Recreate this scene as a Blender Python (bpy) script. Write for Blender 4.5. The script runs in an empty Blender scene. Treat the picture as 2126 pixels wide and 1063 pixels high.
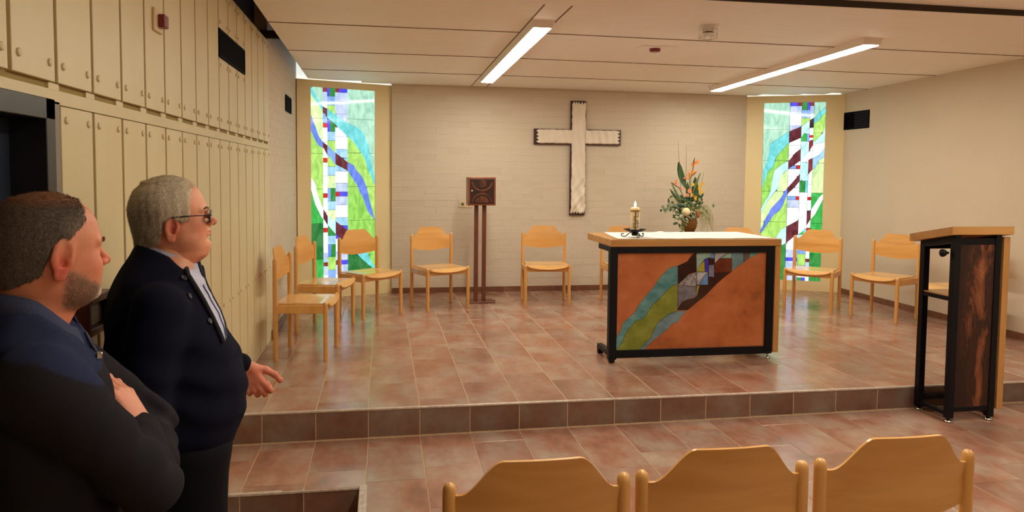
import bpy, bmesh, math, random
import numpy as np
from mathutils import Vector, Matrix
random.seed(7)
R = math.radians
S = bpy.context.scene
C = S.collection

# ---------------------------------------------------------------- camera, light, exposure
CAM = Vector((0.682, -4.449, 1.5546))
cam_r = Vector((0.98573, -0.16804, 0.00943)).normalized()
cam_f = Vector((0.16786, 0.98398, -0.05988)).normalized()
cam_u = cam_r.cross(cam_f).normalized()
cam_f = cam_u.cross(cam_r).normalized()
cd = bpy.data.cameras.new('camera')
cd.sensor_fit = 'HORIZONTAL'; cd.sensor_width = 36.0
cd.lens = 36.0 * 1575.5 / 2126.0
cd.shift_y = -(531.5 - 457.95) / 2126.0
cd.clip_start = 0.05; cd.clip_end = 60
cam = bpy.data.objects.new('camera', cd)
cam.matrix_world = Matrix((
    (cam_r.x, cam_u.x, -cam_f.x, CAM.x),
    (cam_r.y, cam_u.y, -cam_f.y, CAM.y),
    (cam_r.z, cam_u.z, -cam_f.z, CAM.z),
    (0, 0, 0, 1)))
C.objects.link(cam)
S.camera = cam

S.view_settings.view_transform = 'Standard'
S.view_settings.look = 'None'
S.view_settings.gamma = 1.0
S.view_settings.use_curve_mapping = False
S.view_settings.exposure = 0.0
S.cycles.max_bounces = 12
S.cycles.diffuse_bounces = 8
S.cycles.sample_clamp_indirect = 6.0
S.cycles.caustics_reflective = False
S.cycles.caustics_refractive = False

world = bpy.data.worlds.new('world'); S.world = world
world.use_nodes = True
world.node_tree.nodes['Background'].inputs[0].default_value = (0.75, 0.85, 1.0, 1)
world.node_tree.nodes['Background'].inputs[1].default_value = 1.0

LAMP_E = 44.0          # radiance of the ceiling luminaires' diffusers
LAMP_C = (0.97, 0.905, 0.745)
DAY_E = 0.8            # daylight in the clerestory slots
GLASS_E = 1.18          # daylight through the stained glass

# ---------------------------------------------------------------- helpers
def tag(o, label=None, cat=None, group=None, kind=None):
    if label: o['label'] = label
    if cat: o['category'] = cat
    if group: o['group'] = group
    if kind: o['kind'] = kind
    return o

def empty(name, loc=(0, 0, 0), rz=0.0, label=None, cat=None, group=None, kind=None):
    o = bpy.data.objects.new(name, None)
    o.empty_display_size = 0.1
    C.objects.link(o); o.location = loc; o.rotation_euler = (0, 0, rz)
    return tag(o, label, cat, group, kind)

def link(name, me, parent=None, loc=(0, 0, 0), rz=0.0):
    o = bpy.data.objects.new(name, me)
    C.objects.link(o); o.location = loc; o.rotation_euler = (0, 0, rz)
    if parent: o.parent = parent
    return o

def copy_tree(o, parent=None):
    c = o.copy(); C.objects.link(c); c.parent = parent
    for ch in list(o.children): copy_tree(ch, c)
    return c

class MB:
    """collects shapes into one mesh"""
    def __init__(s): s.v = []; s.f = []; s.sm = []; s.mi = []; s.cur = 0
    def add(s, vs, fs, smooth=False):
        n = len(s.v); s.v += [tuple(v) for v in vs]
        s.f += [tuple(i + n for i in f) for f in fs]; s.sm += [smooth] * len(fs); s.mi += [s.cur] * len(fs)
    def box(s, lo, hi, mat=None):
        x0, y0, z0 = lo; x1, y1, z1 = hi
        vs = [(x0,y0,z0),(x1,y0,z0),(x1,y1,z0),(x0,y1,z0),(x0,y0,z1),(x1,y0,z1),(x1,y1,z1),(x0,y1,z1)]
        if mat is not None: vs = [tuple(mat @ Vector(v)) for v in vs]
        s.add(vs, [(0,3,2,1),(4,5,6,7),(0,1,5,4),(1,2,6,5),(2,3,7,6),(3,0,4,7)])
    def bbox(s, lo, hi, b=0.003, mat=None):
        """box with chamfered edges"""
        x0,y0,z0 = lo; x1,y1,z1 = hi
        b = min(b, (x1-x0)*.49, (y1-y0)*.49, (z1-z0)*.49)
        bm = bmesh.new()
        vs = [bm.verts.new(v) for v in [(x0,y0,z0),(x1,y0,z0),(x1,y1,z0),(x0,y1,z0),(x0,y0,z1),(x1,y0,z1),(x1,y1,z1),(x0,y1,z1)]]
        for f in [(0,3,2,1),(4,5,6,7),(0,1,5,4),(1,2,6,5),(2,3,7,6),(3,0,4,7)]: bm.faces.new([vs[i] for i in f])
        bmesh.ops.bevel(bm, geom=bm.edges[:], offset=b, segments=1, profile=.5, affect='EDGES')
        bm.verts.index_update()
        V = [v.co.copy() for v in bm.verts]
        if mat is not None: V = [mat @ v for v in V]
        s.add(V, [[v.index for v in f.verts] for f in bm.faces]); bm.free()
    def lathe(s, prof, cx=0, cy=0, n=24, cap=True, axis='z', smooth=True, mat=None):
        vs = []; fs = []
        for (r, z) in prof:
            for k in range(n):
                a = 2*math.pi*k/n
                vs.append((cx + r*math.cos(a), cy + r*math.sin(a), z))
        m = len(prof)
        for i in range(m-1):
            for k in range(n):
                k2 = (k+1) % n
                fs.append((i*n+k, i*n+k2, (i+1)*n+k2, (i+1)*n+k))
        if mat is not None: vs = [tuple(mat @ Vector(v)) for v in vs]
        s.add(vs, fs, smooth)
        if cap:
            s.add(vs[:n], [tuple(reversed(range(n)))]); s.add(vs[-n:], [tuple(range(n))])
    def tube(s, pts, r, n=8, smooth=True, cap=True):
        pts = [Vector(p) for p in pts]
        rr = r if isinstance(r, (list, tuple)) else [r]*len(pts)
        vs = []; fs = []
        up = None
        for i, p in enumerate(pts):
            d = (pts[min(i+1, len(pts)-1)] - pts[max(i-1, 0)])
            if d.length < 1e-9: d = Vector((0,0,1))
            d.normalize()
            if up is None:
                up = Vector((0,0,1)) if abs(d.z) < .9 else Vector((1,0,0))
            a = d.cross(up)
            if a.length < 1e-6: a = d.cross(Vector((0,1,0)))
            a.normalize(); b = a.cross(d).normalized(); up = b
            for k in range(n):
                t = 2*math.pi*k/n
                vs.append(p + a*(rr[i]*math.cos(t)) + b*(rr[i]*math.sin(t)))
        for i in range(len(pts)-1):
            for k in range(n):
                k2 = (k+1) % n
                fs.append((i*n+k, i*n+k2, (i+1)*n+k2, (i+1)*n+k))
        s.add(vs, fs, smooth)
        if cap:
            s.add(vs[:n], [tuple(reversed(range(n)))]); s.add(vs[-n:], [tuple(range(n))])
    def prism(s, poly, h0, h1, fn=lambda x, y, z: (x, y, z)):
        n = len(poly)
        vs = [fn(x, y, h0) for x, y in poly] + [fn(x, y, h1) for x, y in poly]
        fs = [tuple(reversed(range(n))), tuple(range(n, 2*n))] + [(i, (i+1) % n, (i+1) % n + n, i+n) for i in range(n)]
        s.add(vs, fs)
    def grid(s, P, smooth=True, thick=None):
        """P: rows of points; optional thickness along the surface normal (closed shell)"""
        m = len(P); n = len(P[0])
        V = [Vector(p) for row in P for p in row]
        if thick is None:
            s.add(V, [(i*n+j, i*n+j+1, (i+1)*n+j+1, (i+1)*n+j) for i in range(m-1) for j in range(n-1)], smooth); return
        N = []
        for i in range(m):
            for j in range(n):
                a = V[min(i+1, m-1)*n+j] - V[max(i-1, 0)*n+j]; b = V[i*n+min(j+1, n-1)] - V[i*n+max(j-1, 0)]
                c = b.cross(a); N.append(c.normalized() if c.length > 1e-12 else Vector((0,0,1)))
        V2 = [v - nn*thick for v, nn in zip(V, N)]
        k = m*n
        s.add(V + V2, [(i*n+j, (i+1)*n+j, (i+1)*n+j+1, i*n+j+1) for i in range(m-1) for j in range(n-1)] +
              [(k+i*n+j, k+i*n+j+1, k+(i+1)*n+j+1, k+(i+1)*n+j) for i in range(m-1) for j in range(n-1)], smooth)
        ring = [(0, j) for j in range(n)] + [(i, n-1) for i in range(1, m)] + [(m-1, j) for j in range(n-2, -1, -1)] + [(i, 0) for i in range(m-2, 0, -1)]
        idx = [i*n+j for i, j in ring]; L = len(idx)
        vs = [V[i] for i in idx] + [V2[i] for i in idx]
        s.add(vs, [(a, (a+1) % L, (a+1) % L + L, a+L) for a in range(L)])
    def mesh(s, name, mats):
        me = bpy.data.meshes.new(name)
        me.from_pydata(s.v, [], s.f)
        me.polygons.foreach_set('use_smooth', s.sm)
        for m in (mats if isinstance(mats, (list, tuple)) else [mats]): me.materials.append(m)
        if any(s.mi): me.polygons.foreach_set('material_index', s.mi)
        bm = bmesh.new(); bm.from_mesh(me)
        bmesh.ops.recalc_face_normals(bm, faces=bm.faces[:]); bm.to_mesh(me); bm.free()
        me.update(); return me
    def build(s, name, mats, parent=None, loc=(0,0,0), rz=0.0):
        return link(name, s.mesh(name, mats), parent, loc, rz)

# ---------------------------------------------------------------- materials
def srgb(r, g, b):
    f = lambda c: (c/255/12.92) if c/255 <= .04045 else ((c/255+.055)/1.055)**2.4
    return (f(r), f(g), f(b), 1)

def mat(name, col, rough=.6, spec=.5, metal=0.0, noise=None, col2=None, bump=0.0, bscale=60, coat=0.0,
        emit=None, estr=0.0, objrand=0.0, stretch=None, coords='Object', nlo=.35, nhi=.65, detail=4, sheen=0.0, rvar=0.0):
    m = bpy.data.materials.new(name); m.use_nodes = True
    nt = m.node_tree; N = nt.nodes; L = nt.links
    p = N['Principled BSDF']
    p.inputs['Base Color'].default_value = col
    p.inputs['Roughness'].default_value = rough
    p.inputs['Specular IOR Level'].default_value = spec
    p.inputs['Metallic'].default_value = metal
    p.inputs['Coat Weight'].default_value = coat
    p.inputs['Coat Roughness'].default_value = .08
    if sheen: p.inputs['Sheen Weight'].default_value = sheen
    if emit is not None:
        p.inputs['Emission Color'].default_value = emit; p.inputs['Emission Strength'].default_value = estr
    tc = N.new('ShaderNodeTexCoord'); mp = N.new('ShaderNodeMapping')
    L.new(tc.outputs[coords], mp.inputs['Vector'])
    if stretch: mp.inputs['Scale'].default_value = stretch
    vec = mp.outputs['Vector']
    oi = None
    if objrand:
        oi = N.new('ShaderNodeObjectInfo')
        va = N.new('ShaderNodeVectorMath'); va.operation = 'SCALE'; va.inputs[0].default_value = (31.7, 17.3, 9.1)
        L.new(oi.outputs['Random'], va.inputs['Scale'])
        ad = N.new('ShaderNodeVectorMath'); L.new(vec, ad.inputs[0]); L.new(va.outputs[0], ad.inputs[1]); vec = ad.outputs[0]
    out = None
    if noise:
        nz = N.new('ShaderNodeTexNoise'); nz.inputs['Scale'].default_value = noise; nz.inputs['Detail'].default_value = detail
        nz.inputs['Roughness'].default_value = .6
        L.new(vec, nz.inputs['Vector'])
        rp = N.new('ShaderNodeValToRGB'); rp.color_ramp.elements[0].position = nlo; rp.color_ramp.elements[1].position = nhi
        rp.color_ramp.elements[0].color = col; rp.color_ramp.elements[1].color = col2 or col
        L.new(nz.outputs['Fac'], rp.inputs['Fac']); out = rp.outputs['Color']
    if objrand:
        hv = N.new('ShaderNodeHueSaturation')
        mr = N.new('ShaderNodeMapRange'); mr.inputs['To Min'].default_value = 1-objrand; mr.inputs['To Max'].default_value = 1+objrand
        L.new(oi.outputs['Random'], mr.inputs['Value']); L.new(mr.outputs[0], hv.inputs['Value'])
        if out: L.new(out, hv.inputs['Color'])
        else: hv.inputs['Color'].default_value = col
        out = hv.outputs['Color']
    if out: L.new(out, p.inputs['Base Color'])
    if bump:
        nb = N.new('ShaderNodeTexNoise'); nb.inputs['Scale'].default_value = bscale; nb.inputs['Detail'].default_value = 5
        L.new(vec, nb.inputs['Vector'])
        bp = N.new('ShaderNodeBump'); bp.inputs['Strength'].default_value = bump; bp.inputs['Distance'].default_value = .01
        L.new(nb.outputs['Fac'], bp.inputs['Height']); L.new(bp.outputs['Normal'], p.inputs['Normal'])
        if rvar:
            mr2 = N.new('ShaderNodeMapRange'); mr2.inputs['To Min'].default_value = rough-rvar; mr2.inputs['To Max'].default_value = rough+rvar
            L.new(nb.outputs['Fac'], mr2.inputs['Value']); L.new(mr2.outputs[0], p.inputs['Roughness'])
    return m

def wood(name, a, b, rough=.35, axis='z', coat=.25, scale=1.0, grain=14):
    """beech-like grain running along an axis"""
    m = bpy.data.materials.new(name); m.use_nodes = True
    nt = m.node_tree; N = nt.nodes; L = nt.links; p = N['Principled BSDF']
    tc = N.new('ShaderNodeTexCoord'); mp = N.new('ShaderNodeMapping')
    st = {'x': (.12, 1, 1), 'y': (1, .12, 1), 'z': (1, 1, .12)}[axis]
    mp.inputs['Scale'].default_value = tuple(grain*scale*k for k in st)
    L.new(tc.outputs['Object'], mp.inputs['Vector'])
    oi = N.new('ShaderNodeObjectInfo'); va = N.new('ShaderNodeVectorMath'); va.operation = 'SCALE'
    va.inputs[0].default_value = (37, 23, 11); L.new(oi.outputs['Random'], va.inputs['Scale'])
    ad = N.new('ShaderNodeVectorMath'); L.new(mp.outputs[0], ad.inputs[0]); L.new(va.outputs[0], ad.inputs[1])
    nz = N.new('ShaderNodeTexNoise'); nz.inputs['Scale'].default_value = 1.0; nz.inputs['Detail'].default_value = 6
    nz.inputs['Distortion'].default_value = .6
    L.new(ad.outputs[0], nz.inputs['Vector'])
    rp = N.new('ShaderNodeValToRGB'); rp.color_ramp.elements[0].color = a; rp.color_ramp.elements[1].color = b
    rp.color_ramp.elements[0].position = .3; rp.color_ramp.elements[1].position = .7
    L.new(nz.outputs['Fac'], rp.inputs['Fac']); L.new(rp.outputs['Color'], p.inputs['Base Color'])
    p.inputs['Roughness'].default_value = rough; p.inputs['Coat Weight'].default_value = coat; p.inputs['Coat Roughness'].default_value = .15
    bp = N.new('ShaderNodeBump'); bp.inputs['Strength'].default_value = .04; bp.inputs['Distance'].default_value = .005
    L.new(nz.outputs['Fac'], bp.inputs['Height']); L.new(bp.outputs['Normal'], p.inputs['Normal'])
    return m

def tile_mat(name, dark=1.0):
    """flamed terracotta: soft rusty and grey-beige clouds drawn out along the tile"""
    m = bpy.data.materials.new(name); m.use_nodes = True
    nt = m.node_tree; N = nt.nodes; L = nt.links; p = N['Principled BSDF']
    tc = N.new('ShaderNodeTexCoord'); oi = N.new('ShaderNodeObjectInfo')
    va = N.new('ShaderNodeVectorMath'); va.operation = 'SCALE'; va.inputs[0].default_value = (41, 29, 13)
    L.new(oi.outputs['Random'], va.inputs['Scale'])
    ad = N.new('ShaderNodeVectorMath'); L.new(tc.outputs['Object'], ad.inputs[0]); L.new(va.outputs[0], ad.inputs[1])
    mp = N.new('ShaderNodeMapping'); mp.inputs['Scale'].default_value = (1.0, .55, 1.0); L.new(ad.outputs[0], mp.inputs[0])
    n1 = N.new('ShaderNodeTexNoise'); n1.inputs['Scale'].default_value = 5.0; n1.inputs['Detail'].default_value = 3; n1.inputs['Roughness'].default_value = .5
    L.new(mp.outputs[0], n1.inputs['Vector'])
    r1 = N.new('ShaderNodeValToRGB'); e = r1.color_ramp.elements
    d = dark
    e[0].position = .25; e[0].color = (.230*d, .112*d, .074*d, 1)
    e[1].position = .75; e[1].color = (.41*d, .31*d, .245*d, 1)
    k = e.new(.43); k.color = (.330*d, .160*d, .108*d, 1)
    k = e.new(.56); k.color = (.345*d, .215*d, .160*d, 1)
    L.new(n1.outputs['Fac'], r1.inputs['Fac'])
    n2 = N.new('ShaderNodeTexNoise'); n2.inputs['Scale'].default_value = 30; n2.inputs['Detail'].default_value = 6
    L.new(mp.outputs[0], n2.inputs['Vector'])
    mr = N.new('ShaderNodeMapRange'); mr.inputs['To Min'].default_value = .82; mr.inputs['To Max'].default_value = 1.18
    L.new(n2.outputs['Fac'], mr.inputs['Value'])
    mr3 = N.new('ShaderNodeMapRange'); mr3.inputs['To Min'].default_value = .87; mr3.inputs['To Max'].default_value = 1.12
    L.new(oi.outputs['Random'], mr3.inputs['Value'])
    mu = N.new('ShaderNodeMath'); mu.operation = 'MULTIPLY'; L.new(mr.outputs[0], mu.inputs[0]); L.new(mr3.outputs[0], mu.inputs[1])
    hv = N.new('ShaderNodeHueSaturation'); L.new(mu.outputs[0], hv.inputs['Value']); L.new(r1.outputs['Color'], hv.inputs['Color'])
    L.new(hv.outputs['Color'], p.inputs['Base Color'])
    mr2 = N.new('ShaderNodeMapRange'); mr2.inputs['To Min'].default_value = .15; mr2.inputs['To Max'].default_value = .29
    L.new(n1.outputs['Fac'], mr2.inputs['Value']); L.new(mr2.outputs[0], p.inputs['Roughness'])
    p.inputs['Specular IOR Level'].default_value = .6
    bp = N.new('ShaderNodeBump'); bp.inputs['Strength'].default_value = .08; bp.inputs['Distance'].default_value = .003
    L.new(n1.outputs['Fac'], bp.inputs['Height']); L.new(bp.outputs['Normal'], p.inputs['Normal'])
    return m

M = {}
M['tile'] = tile_mat('terracotta tile')
M['riser'] = tile_mat('shaded terracotta riser tile', .50)  # same tile, its colour darkened for the shade on upright faces
M['grout'] = mat('grout', srgb(196, 168, 138), .85, noise=40, col2=srgb(176, 148, 118))
M['alu'] = mat('brushed aluminium trim', srgb(214, 200, 188), .42, metal=.25, noise=30, col2=srgb(180, 168, 156))
M['wallwhite'] = mat('painted masonry', srgb(210, 197, 176), .62, bump=.12, bscale=26, noise=2.0, col2=srgb(207, 193, 171))
M['brick'] = mat('painted brick', srgb(211, 199, 180), .55, bump=.22, bscale=38, objrand=.008)
M['mortar'] = mat('painted mortar', srgb(208, 196, 176), .7, bump=.2, bscale=60)
M['cream'] = mat('cream lacquered board', srgb(240, 224, 176), .45, noise=1.5, col2=srgb(236, 218, 168))
M['panel'] = mat('cream lacquered panel', srgb(212, 199, 158), .42, coat=.0, noise=3, col2=srgb(208, 193, 149), objrand=.015)
M['panelgap'] = mat('olive groove', srgb(150, 128, 66), .7)
M['cap'] = mat('cream screw cap', srgb(206, 190, 150), .4)
M['ceil'] = mat('ceiling board', srgb(253, 251, 247), .6, noise=14, col2=srgb(249, 246, 241), bump=.05, bscale=90, objrand=.012, stretch=(.4, 3, 1))
M['dark'] = mat('dark void', srgb(58, 46, 36), .9)
M['black'] = mat('black opening', srgb(8, 8, 14), .9, spec=.05)
M['door'] = mat('dark blue door', srgb(28, 36, 52), .45, noise=4, col2=srgb(32, 41, 58))
M['doorframe'] = mat('dark steel door frame', srgb(22, 22, 30), .35)
M['jamb'] = mat('grey door jamb', srgb(128, 118, 108), .5)
M['base'] = mat('skirting tile', srgb(108, 66, 46), .4, noise=6, col2=srgb(126, 84, 62), objrand=.06)
M['lead'] = mat('window lead', srgb(40, 52, 52), .5)
M['housing'] = mat('white lamp housing', srgb(238, 230, 220), .45)
M['diff'] = mat('lamp diffuser', (1, 1, 1, 1), .5, emit=(*LAMP_C, 1), estr=LAMP_E)
M['sky'] = mat('daylight glass', (.9, .95, 1, 1), .4, emit=(.93, 1.0, .96, 1), estr=DAY_E)
M['blackmatte'] = mat('matt black vent steel', srgb(10, 11, 18), .8, spec=.08)
M['blackmetal'] = mat('black powder coated steel', srgb(8, 9, 17), .5, spec=.25, bump=.02, bscale=300)
M['chrome'] = mat('chrome', srgb(200, 200, 200), .12, metal=1)
M['white'] = mat('white linen', srgb(250, 248, 246), .8, bump=.08, bscale=200, sheen=.2)
WA, WB = (.74, .41, .130, 1), (.61, .305, .078, 1)
M['beech'] = wood('beech lacquer', WA, WB, .32, 'z')
M['beech_x'] = wood('beech lacquer lengthwise', WA, WB, .30, 'x')
M['beech_seat'] = wood('beech plywood', (.76, .45, .165, 1), (.64, .345, .11, 1), .26, 'x', coat=.45)
M['oak'] = wood('light oak board', (.58, .31, .10, 1), (.44, .20, .055, 1), .4, 'x', coat=.1)
M['oak_z'] = wood('light oak upright board', (.58, .31, .10, 1), (.44, .20, .055, 1), .4, 'z', coat=.1)
M['brownmetal'] = mat('brown lacquered steel', srgb(112, 60, 42), .4, noise=8, col2=srgb(98, 50, 36))

# ---------------------------------------------------------------- measures
H1 = 0.179                       # platform height
SLOPE = 0.00725                  # the lower floor climbs a little to the right
def fz(x): return SLOPE * x
XL, XR, YB = -0.22, 6.10, 4.354
def cz(x, y): return 2.637 - 0.0142*y - 0.0055*max(0.0, x - 1.873)   # underside of the hung ceiling

# ---------------------------------------------------------------- floors
def tile_box(x0, x1, y0, y1, z, th=.008, name='tile'):
    mb = MB(); b = .0015
    w, d = x1-x0, y1-y0
    vs = [(0,0,-th),(w,0,-th),(w,d,-th),(0,d,-th),(0,0,-b),(w,0,-b),(w,d,-b),(0,d,-b),(b,b,0),(w-b,b,0),(w-b,d-b,0),(b,d-b,0)]
    fs = [(4,5,9,8),(5,6,10,9),(6,7,11,10),(7,4,8,11),(8,9,10,11),(0,1,5,4),(1,2,6,5),(2,3,7,6),(3,0,4,7)]
    mb.add(vs, fs); return mb
TILE_CACHE = {}
def put_tile(parent, x0, x1, y0, y1, zf, mat_, name='tile'):
    g = .0021
    a0, a1, b0, b1 = x0+g, x1-g, y0+.0013, y1-.0013
    if a1-a0 < .01 or b1-b0 < .01: return
    key = (round(a1-a0, 3), round(b1-b0, 3), mat_.name)
    if key not in TILE_CACHE:
        TILE_CACHE[key] = tile_box(0, a1-a0, 0, b1-b0, 0).mesh('tile', mat_)
    o = link(name, TILE_CACHE[key], parent, (a0, b0, zf))
    return o

floor = empty('floor', (0, 0, 0), 0, 'lower floor of red brown rectangular tiles below the step', 'floor', kind='structure')
PIT_X, PIT_Y, PIT_Z = 0.592, -0.70, -0.18
mb = MB()                                  # grout bed around the stair pit
def slab(x0, x1, y0, y1):
    vs = [(x0,y0,fz(x0)-.3),(x1,y0,fz(x1)-.3),(x1,y1,fz(x1)-.3),(x0,y1,fz(x0)-.3),
          (x0,y0,fz(x0)-.0009),(x1,y0,fz(x1)-.0009),(x1,y1,fz(x1)-.0009),(x0,y1,fz(x0)-.0009)]
    mb.add(vs, [(0,3,2,1),(4,5,6,7),(0,1,5,4),(1,2,6,5),(2,3,7,6),(3,0,4,7)])
slab(PIT_X+.012, 6.9, -6.2, .0); slab(XL, PIT_X+.012, PIT_Y+.012, .0)
mb.build('grout_bed', M['grout'], floor)
LOWOFF = {0:.116, 1:.477, 2:.152, 3:.498, 4:.175, 5:.008, 6:.180, 7:.48, 8:.177, 9:.01, 10:.166, 11:.33, 12:.154, 13:.46, 14:.16, 15:.48, 16:.0, 17:.33, 18:.17, 19:.49, 20:.16}
for i in range(-1, 21):
    off = LOWOFF.get(i, .25)
    x0, x1 = max(i*.3, XL), min((i+1)*.3, XR)
    ys = [0.0] + [-(off + .5*k) for k in range(0, 8) if off + .5*k > .02]
    for a, b in zip(ys[:-1], ys[1:]):
        if b < -3.1 or (x0 > 2.4 and b < -2.6): break
        lo = b
        if x1 <= PIT_X + .02:
            if a <= PIT_Y: break
            lo = max(b, PIT_Y)
        o = put_tile(floor, x0, x1, lo, a - (.012 if a == 0 else 0), fz((x0+x1)/2), M['tile'])
        if o: o.rotation_euler = (0, -math.atan(SLOPE), 0)
mb = MB(); mb.box((PIT_X, -6.2, -.05), (6.9, -3.12, .0))
mb.add([(PIT_X,-6.2,fz(PIT_X)),(6.9,-6.2,fz(6.9)),(6.9,-3.12,fz(6.9)),(PIT_X,-3.12,fz(PIT_X))], [(0,1,2,3)])
mb.build('rear_tiling', M['tile'], floor)['kind'] = 'stuff'

platform = empty('platform', (0, 0, 0), 0, 'raised platform of red brown tiles one step above the lower floor', 'floor', kind='structure')
mb = MB(); mb.box((XL, .0012, -.05), (6.9, 5.0, H1-.0009)); mb.build('grout_bed', M['grout'], platform)
UPOFF = {-1:.3, 0:.02, 1:.155, 2:.02, 3:.15, 4:.49, 5:.155, 6:.47, 7:.144, 8:.477, 9:.15, 10:.48, 11:.15, 12:.33, 13:.15, 14:.48, 15:.16, 16:.32, 17:.0, 18:.16, 19:.48, 20:.15}
for i in range(-1, 21):
    off = UPOFF[i]
    x0, x1 = max(i*.3, XL), min((i+1)*.3, XR)
    ys = [.014] + [off + .5*k for k in range(0, 10) if off + .5*k > .03]
    for a, b in zip(ys[:-1], ys[1:]):
        if a > 4.34: break
        put_tile(platform, x0, x1, a, min(b, 4.4), H1, M['tile'])
# riser tiles of the step
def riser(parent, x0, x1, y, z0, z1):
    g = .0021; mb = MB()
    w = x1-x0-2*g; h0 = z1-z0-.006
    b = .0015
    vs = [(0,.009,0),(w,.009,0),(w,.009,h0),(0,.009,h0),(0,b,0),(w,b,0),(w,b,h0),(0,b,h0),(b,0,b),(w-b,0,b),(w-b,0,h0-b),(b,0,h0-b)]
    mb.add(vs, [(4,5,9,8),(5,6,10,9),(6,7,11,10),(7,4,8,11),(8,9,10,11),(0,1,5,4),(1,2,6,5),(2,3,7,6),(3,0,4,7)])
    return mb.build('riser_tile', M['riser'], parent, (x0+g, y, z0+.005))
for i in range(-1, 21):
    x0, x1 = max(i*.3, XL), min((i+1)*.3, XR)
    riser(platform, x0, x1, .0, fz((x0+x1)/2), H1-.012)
mb = MB()
mb.bbox((XL, -.004, H1-.010), (6.1, .014, H1+.0015), .002)
tag(mb.build('trim_1', M['alu']), 'long metal nosing strip along the platform step edge', 'trim', kind='structure')

# stair pit by the door
pit = empty('stairwell', (0, 0, 0), 0, 'sunken tiled stair landing cut into the floor by the left door', 'floor', kind='structure')
mb = MB()
mb.box((XL, -6.2, PIT_Z-.05), (PIT_X, PIT_Y, PIT_Z))
mb.box((XL, PIT_Y+.0012, PIT_Z), (PIT_X+.01, PIT_Y+.05, -.012))
mb.box((PIT_X+.0012, -6.2, PIT_Z), (PIT_X+.05, PIT_Y+.05, -.012))
mb.build('grout_bed', M['grout'], pit)
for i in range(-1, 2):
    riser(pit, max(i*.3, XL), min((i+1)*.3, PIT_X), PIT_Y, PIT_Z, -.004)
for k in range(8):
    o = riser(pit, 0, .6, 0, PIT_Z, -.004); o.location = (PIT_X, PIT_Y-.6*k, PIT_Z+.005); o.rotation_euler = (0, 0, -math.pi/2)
for i in range(-1, 2):
    for k in range(5):
        put_tile(pit, max(i*.3, XL), min((i+1)*.3, PIT_X-.01), PIT_Y-.5*(k+1), PIT_Y-.5*k, PIT_Z+.006, M['tile'])
mb = MB()
mb.bbox((XL, PIT_Y-.004, -.010), (PIT_X-.002, PIT_Y+.020, .0025), .002)
mb.bbox((PIT_X-.024, -6.2, -.010), (PIT_X+.016, PIT_Y+.020, .006), .002)
for k in range(4): mb.box((PIT_X-.020+.009*k, -6.2, .006), (PIT_X-.0165+.009*k, PIT_Y+.018, .0075))
tag(mb.build('trim_2', M['alu']), 'ribbed metal edge strip around the stairwell opening in the floor', 'trim', kind='structure')

# ---------------------------------------------------------------- right wall, back wall
mb = MB(); mb.box((XR, -6.2, -.05), (XR+.2, 4.6, 2.95))
wr = mb.build('wall_right', M['wallwhite']); tag(wr, 'plain off white painted wall on the right side', 'wall', kind='structure')
def vent_geo(w, h, d=.03):
    pass

wb = empty('wall_back', (0, 0, 0), 0, 'white painted brick wall behind the altar carrying the cross', 'wall', kind='structure')
BX0, BX1 = 0.787, 5.112
mb = MB(); mb.box((BX0, YB+.0014, 0), (BX1, YB+.22, 2.62)); mb.build('mortar_bed', M['mortar'], wb)
CRS, BL = .0765, .252
BRK = {}
def brick_mesh(w):
    k = round(w, 3)
    if k not in BRK:
        BRK[k] = []
        for v in range(3):
            b = MB(); b.bbox((0, 0, 0), (w, .03, CRS-.004), .0016)
            # uneven, painted-over faces
            rng = random.Random(v*7+int(w*1000))
            b.v = [(x+rng.uniform(-.0008,.0008), y+rng.uniform(-.0006,.0012), z+rng.uniform(-.0014,.0014)) for x, y, z in b.v]
            BRK[k].append(b.mesh('brick', M['brick']))
    return random.choice(BRK[k])
rest = MB(); nb = 0
rows = int((2.60-H1)/CRS)+1
for r_ in range(rows):
    z = H1 + .075 + CRS*(r_-1) + .0035
    x = BX0 - (BL/2 if r_ % 2 else 0)
    while x < BX1:
        x0, x1 = max(x+.0002, BX0), min(x+BL-.0002, BX1)
        if x1-x0 > .03 and z+CRS < 2.62:
            dy = random.uniform(-.0012, .0016)
            if nb < 300 and r_ >= 1:
                link('brick', brick_mesh(x1-x0), wb, (x0, YB+dy, z)); nb += 1
            else:
                rest.bbox((x0, YB+dy, z), (x1, YB+.02, z+CRS-.004), .0016)
        x += BL
rest.build('brick', M['brick'], wb)['kind'] = 'stuff'

# corner boards carrying the stained glass
def corner_frame(A, B):
    A = Vector(A); B = Vector(B); d = (B-A); L_ = d.length; d.normalize()
    ang = math.atan2(d.y, d.x)
    return ang, L_
CL_A = (-0.22, 4.000); CL_B = (0.795, 4.400)
CR_A = (5.105, 4.365); CR_B = (6.105, 3.838)
def corner_wall(name, A, B, label, win, ztop, wname, wlabel):
    ang, L_ = corner_frame(A, B)
    root = empty(name, (A[0], A[1], 0), ang, label, 'wall', kind='structure')
    u0, u1, z0, z1 = win
    mb = MB()
    mb.box((0, 0, 0), (u0, .06, ztop)); mb.box((u1, 0, 0), (L_, .06, ztop))
    mb.box((u0, 0, 0), (u1, .06, z0)); mb.box((u0, 0, z1), (u1, .06, ztop))
    mb.build('board', M['cream'], root)
    return root, ang, L_
WL = (0.150, 0.882, 0.362, 2.488)
WR = (0.211, 0.918, 0.298, 2.464)
cwl, angL, LL = corner_wall('wall_left_corner', CL_A, CL_B, 'cream board wall holding the left stained glass window', WL, 2.563, '', '')
cwr, angR, LR = corner_wall('wall_right_corner', CR_A, CR_B, 'cream board wall holding the right stained glass window', WR, 2.548, '', '')
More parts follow.
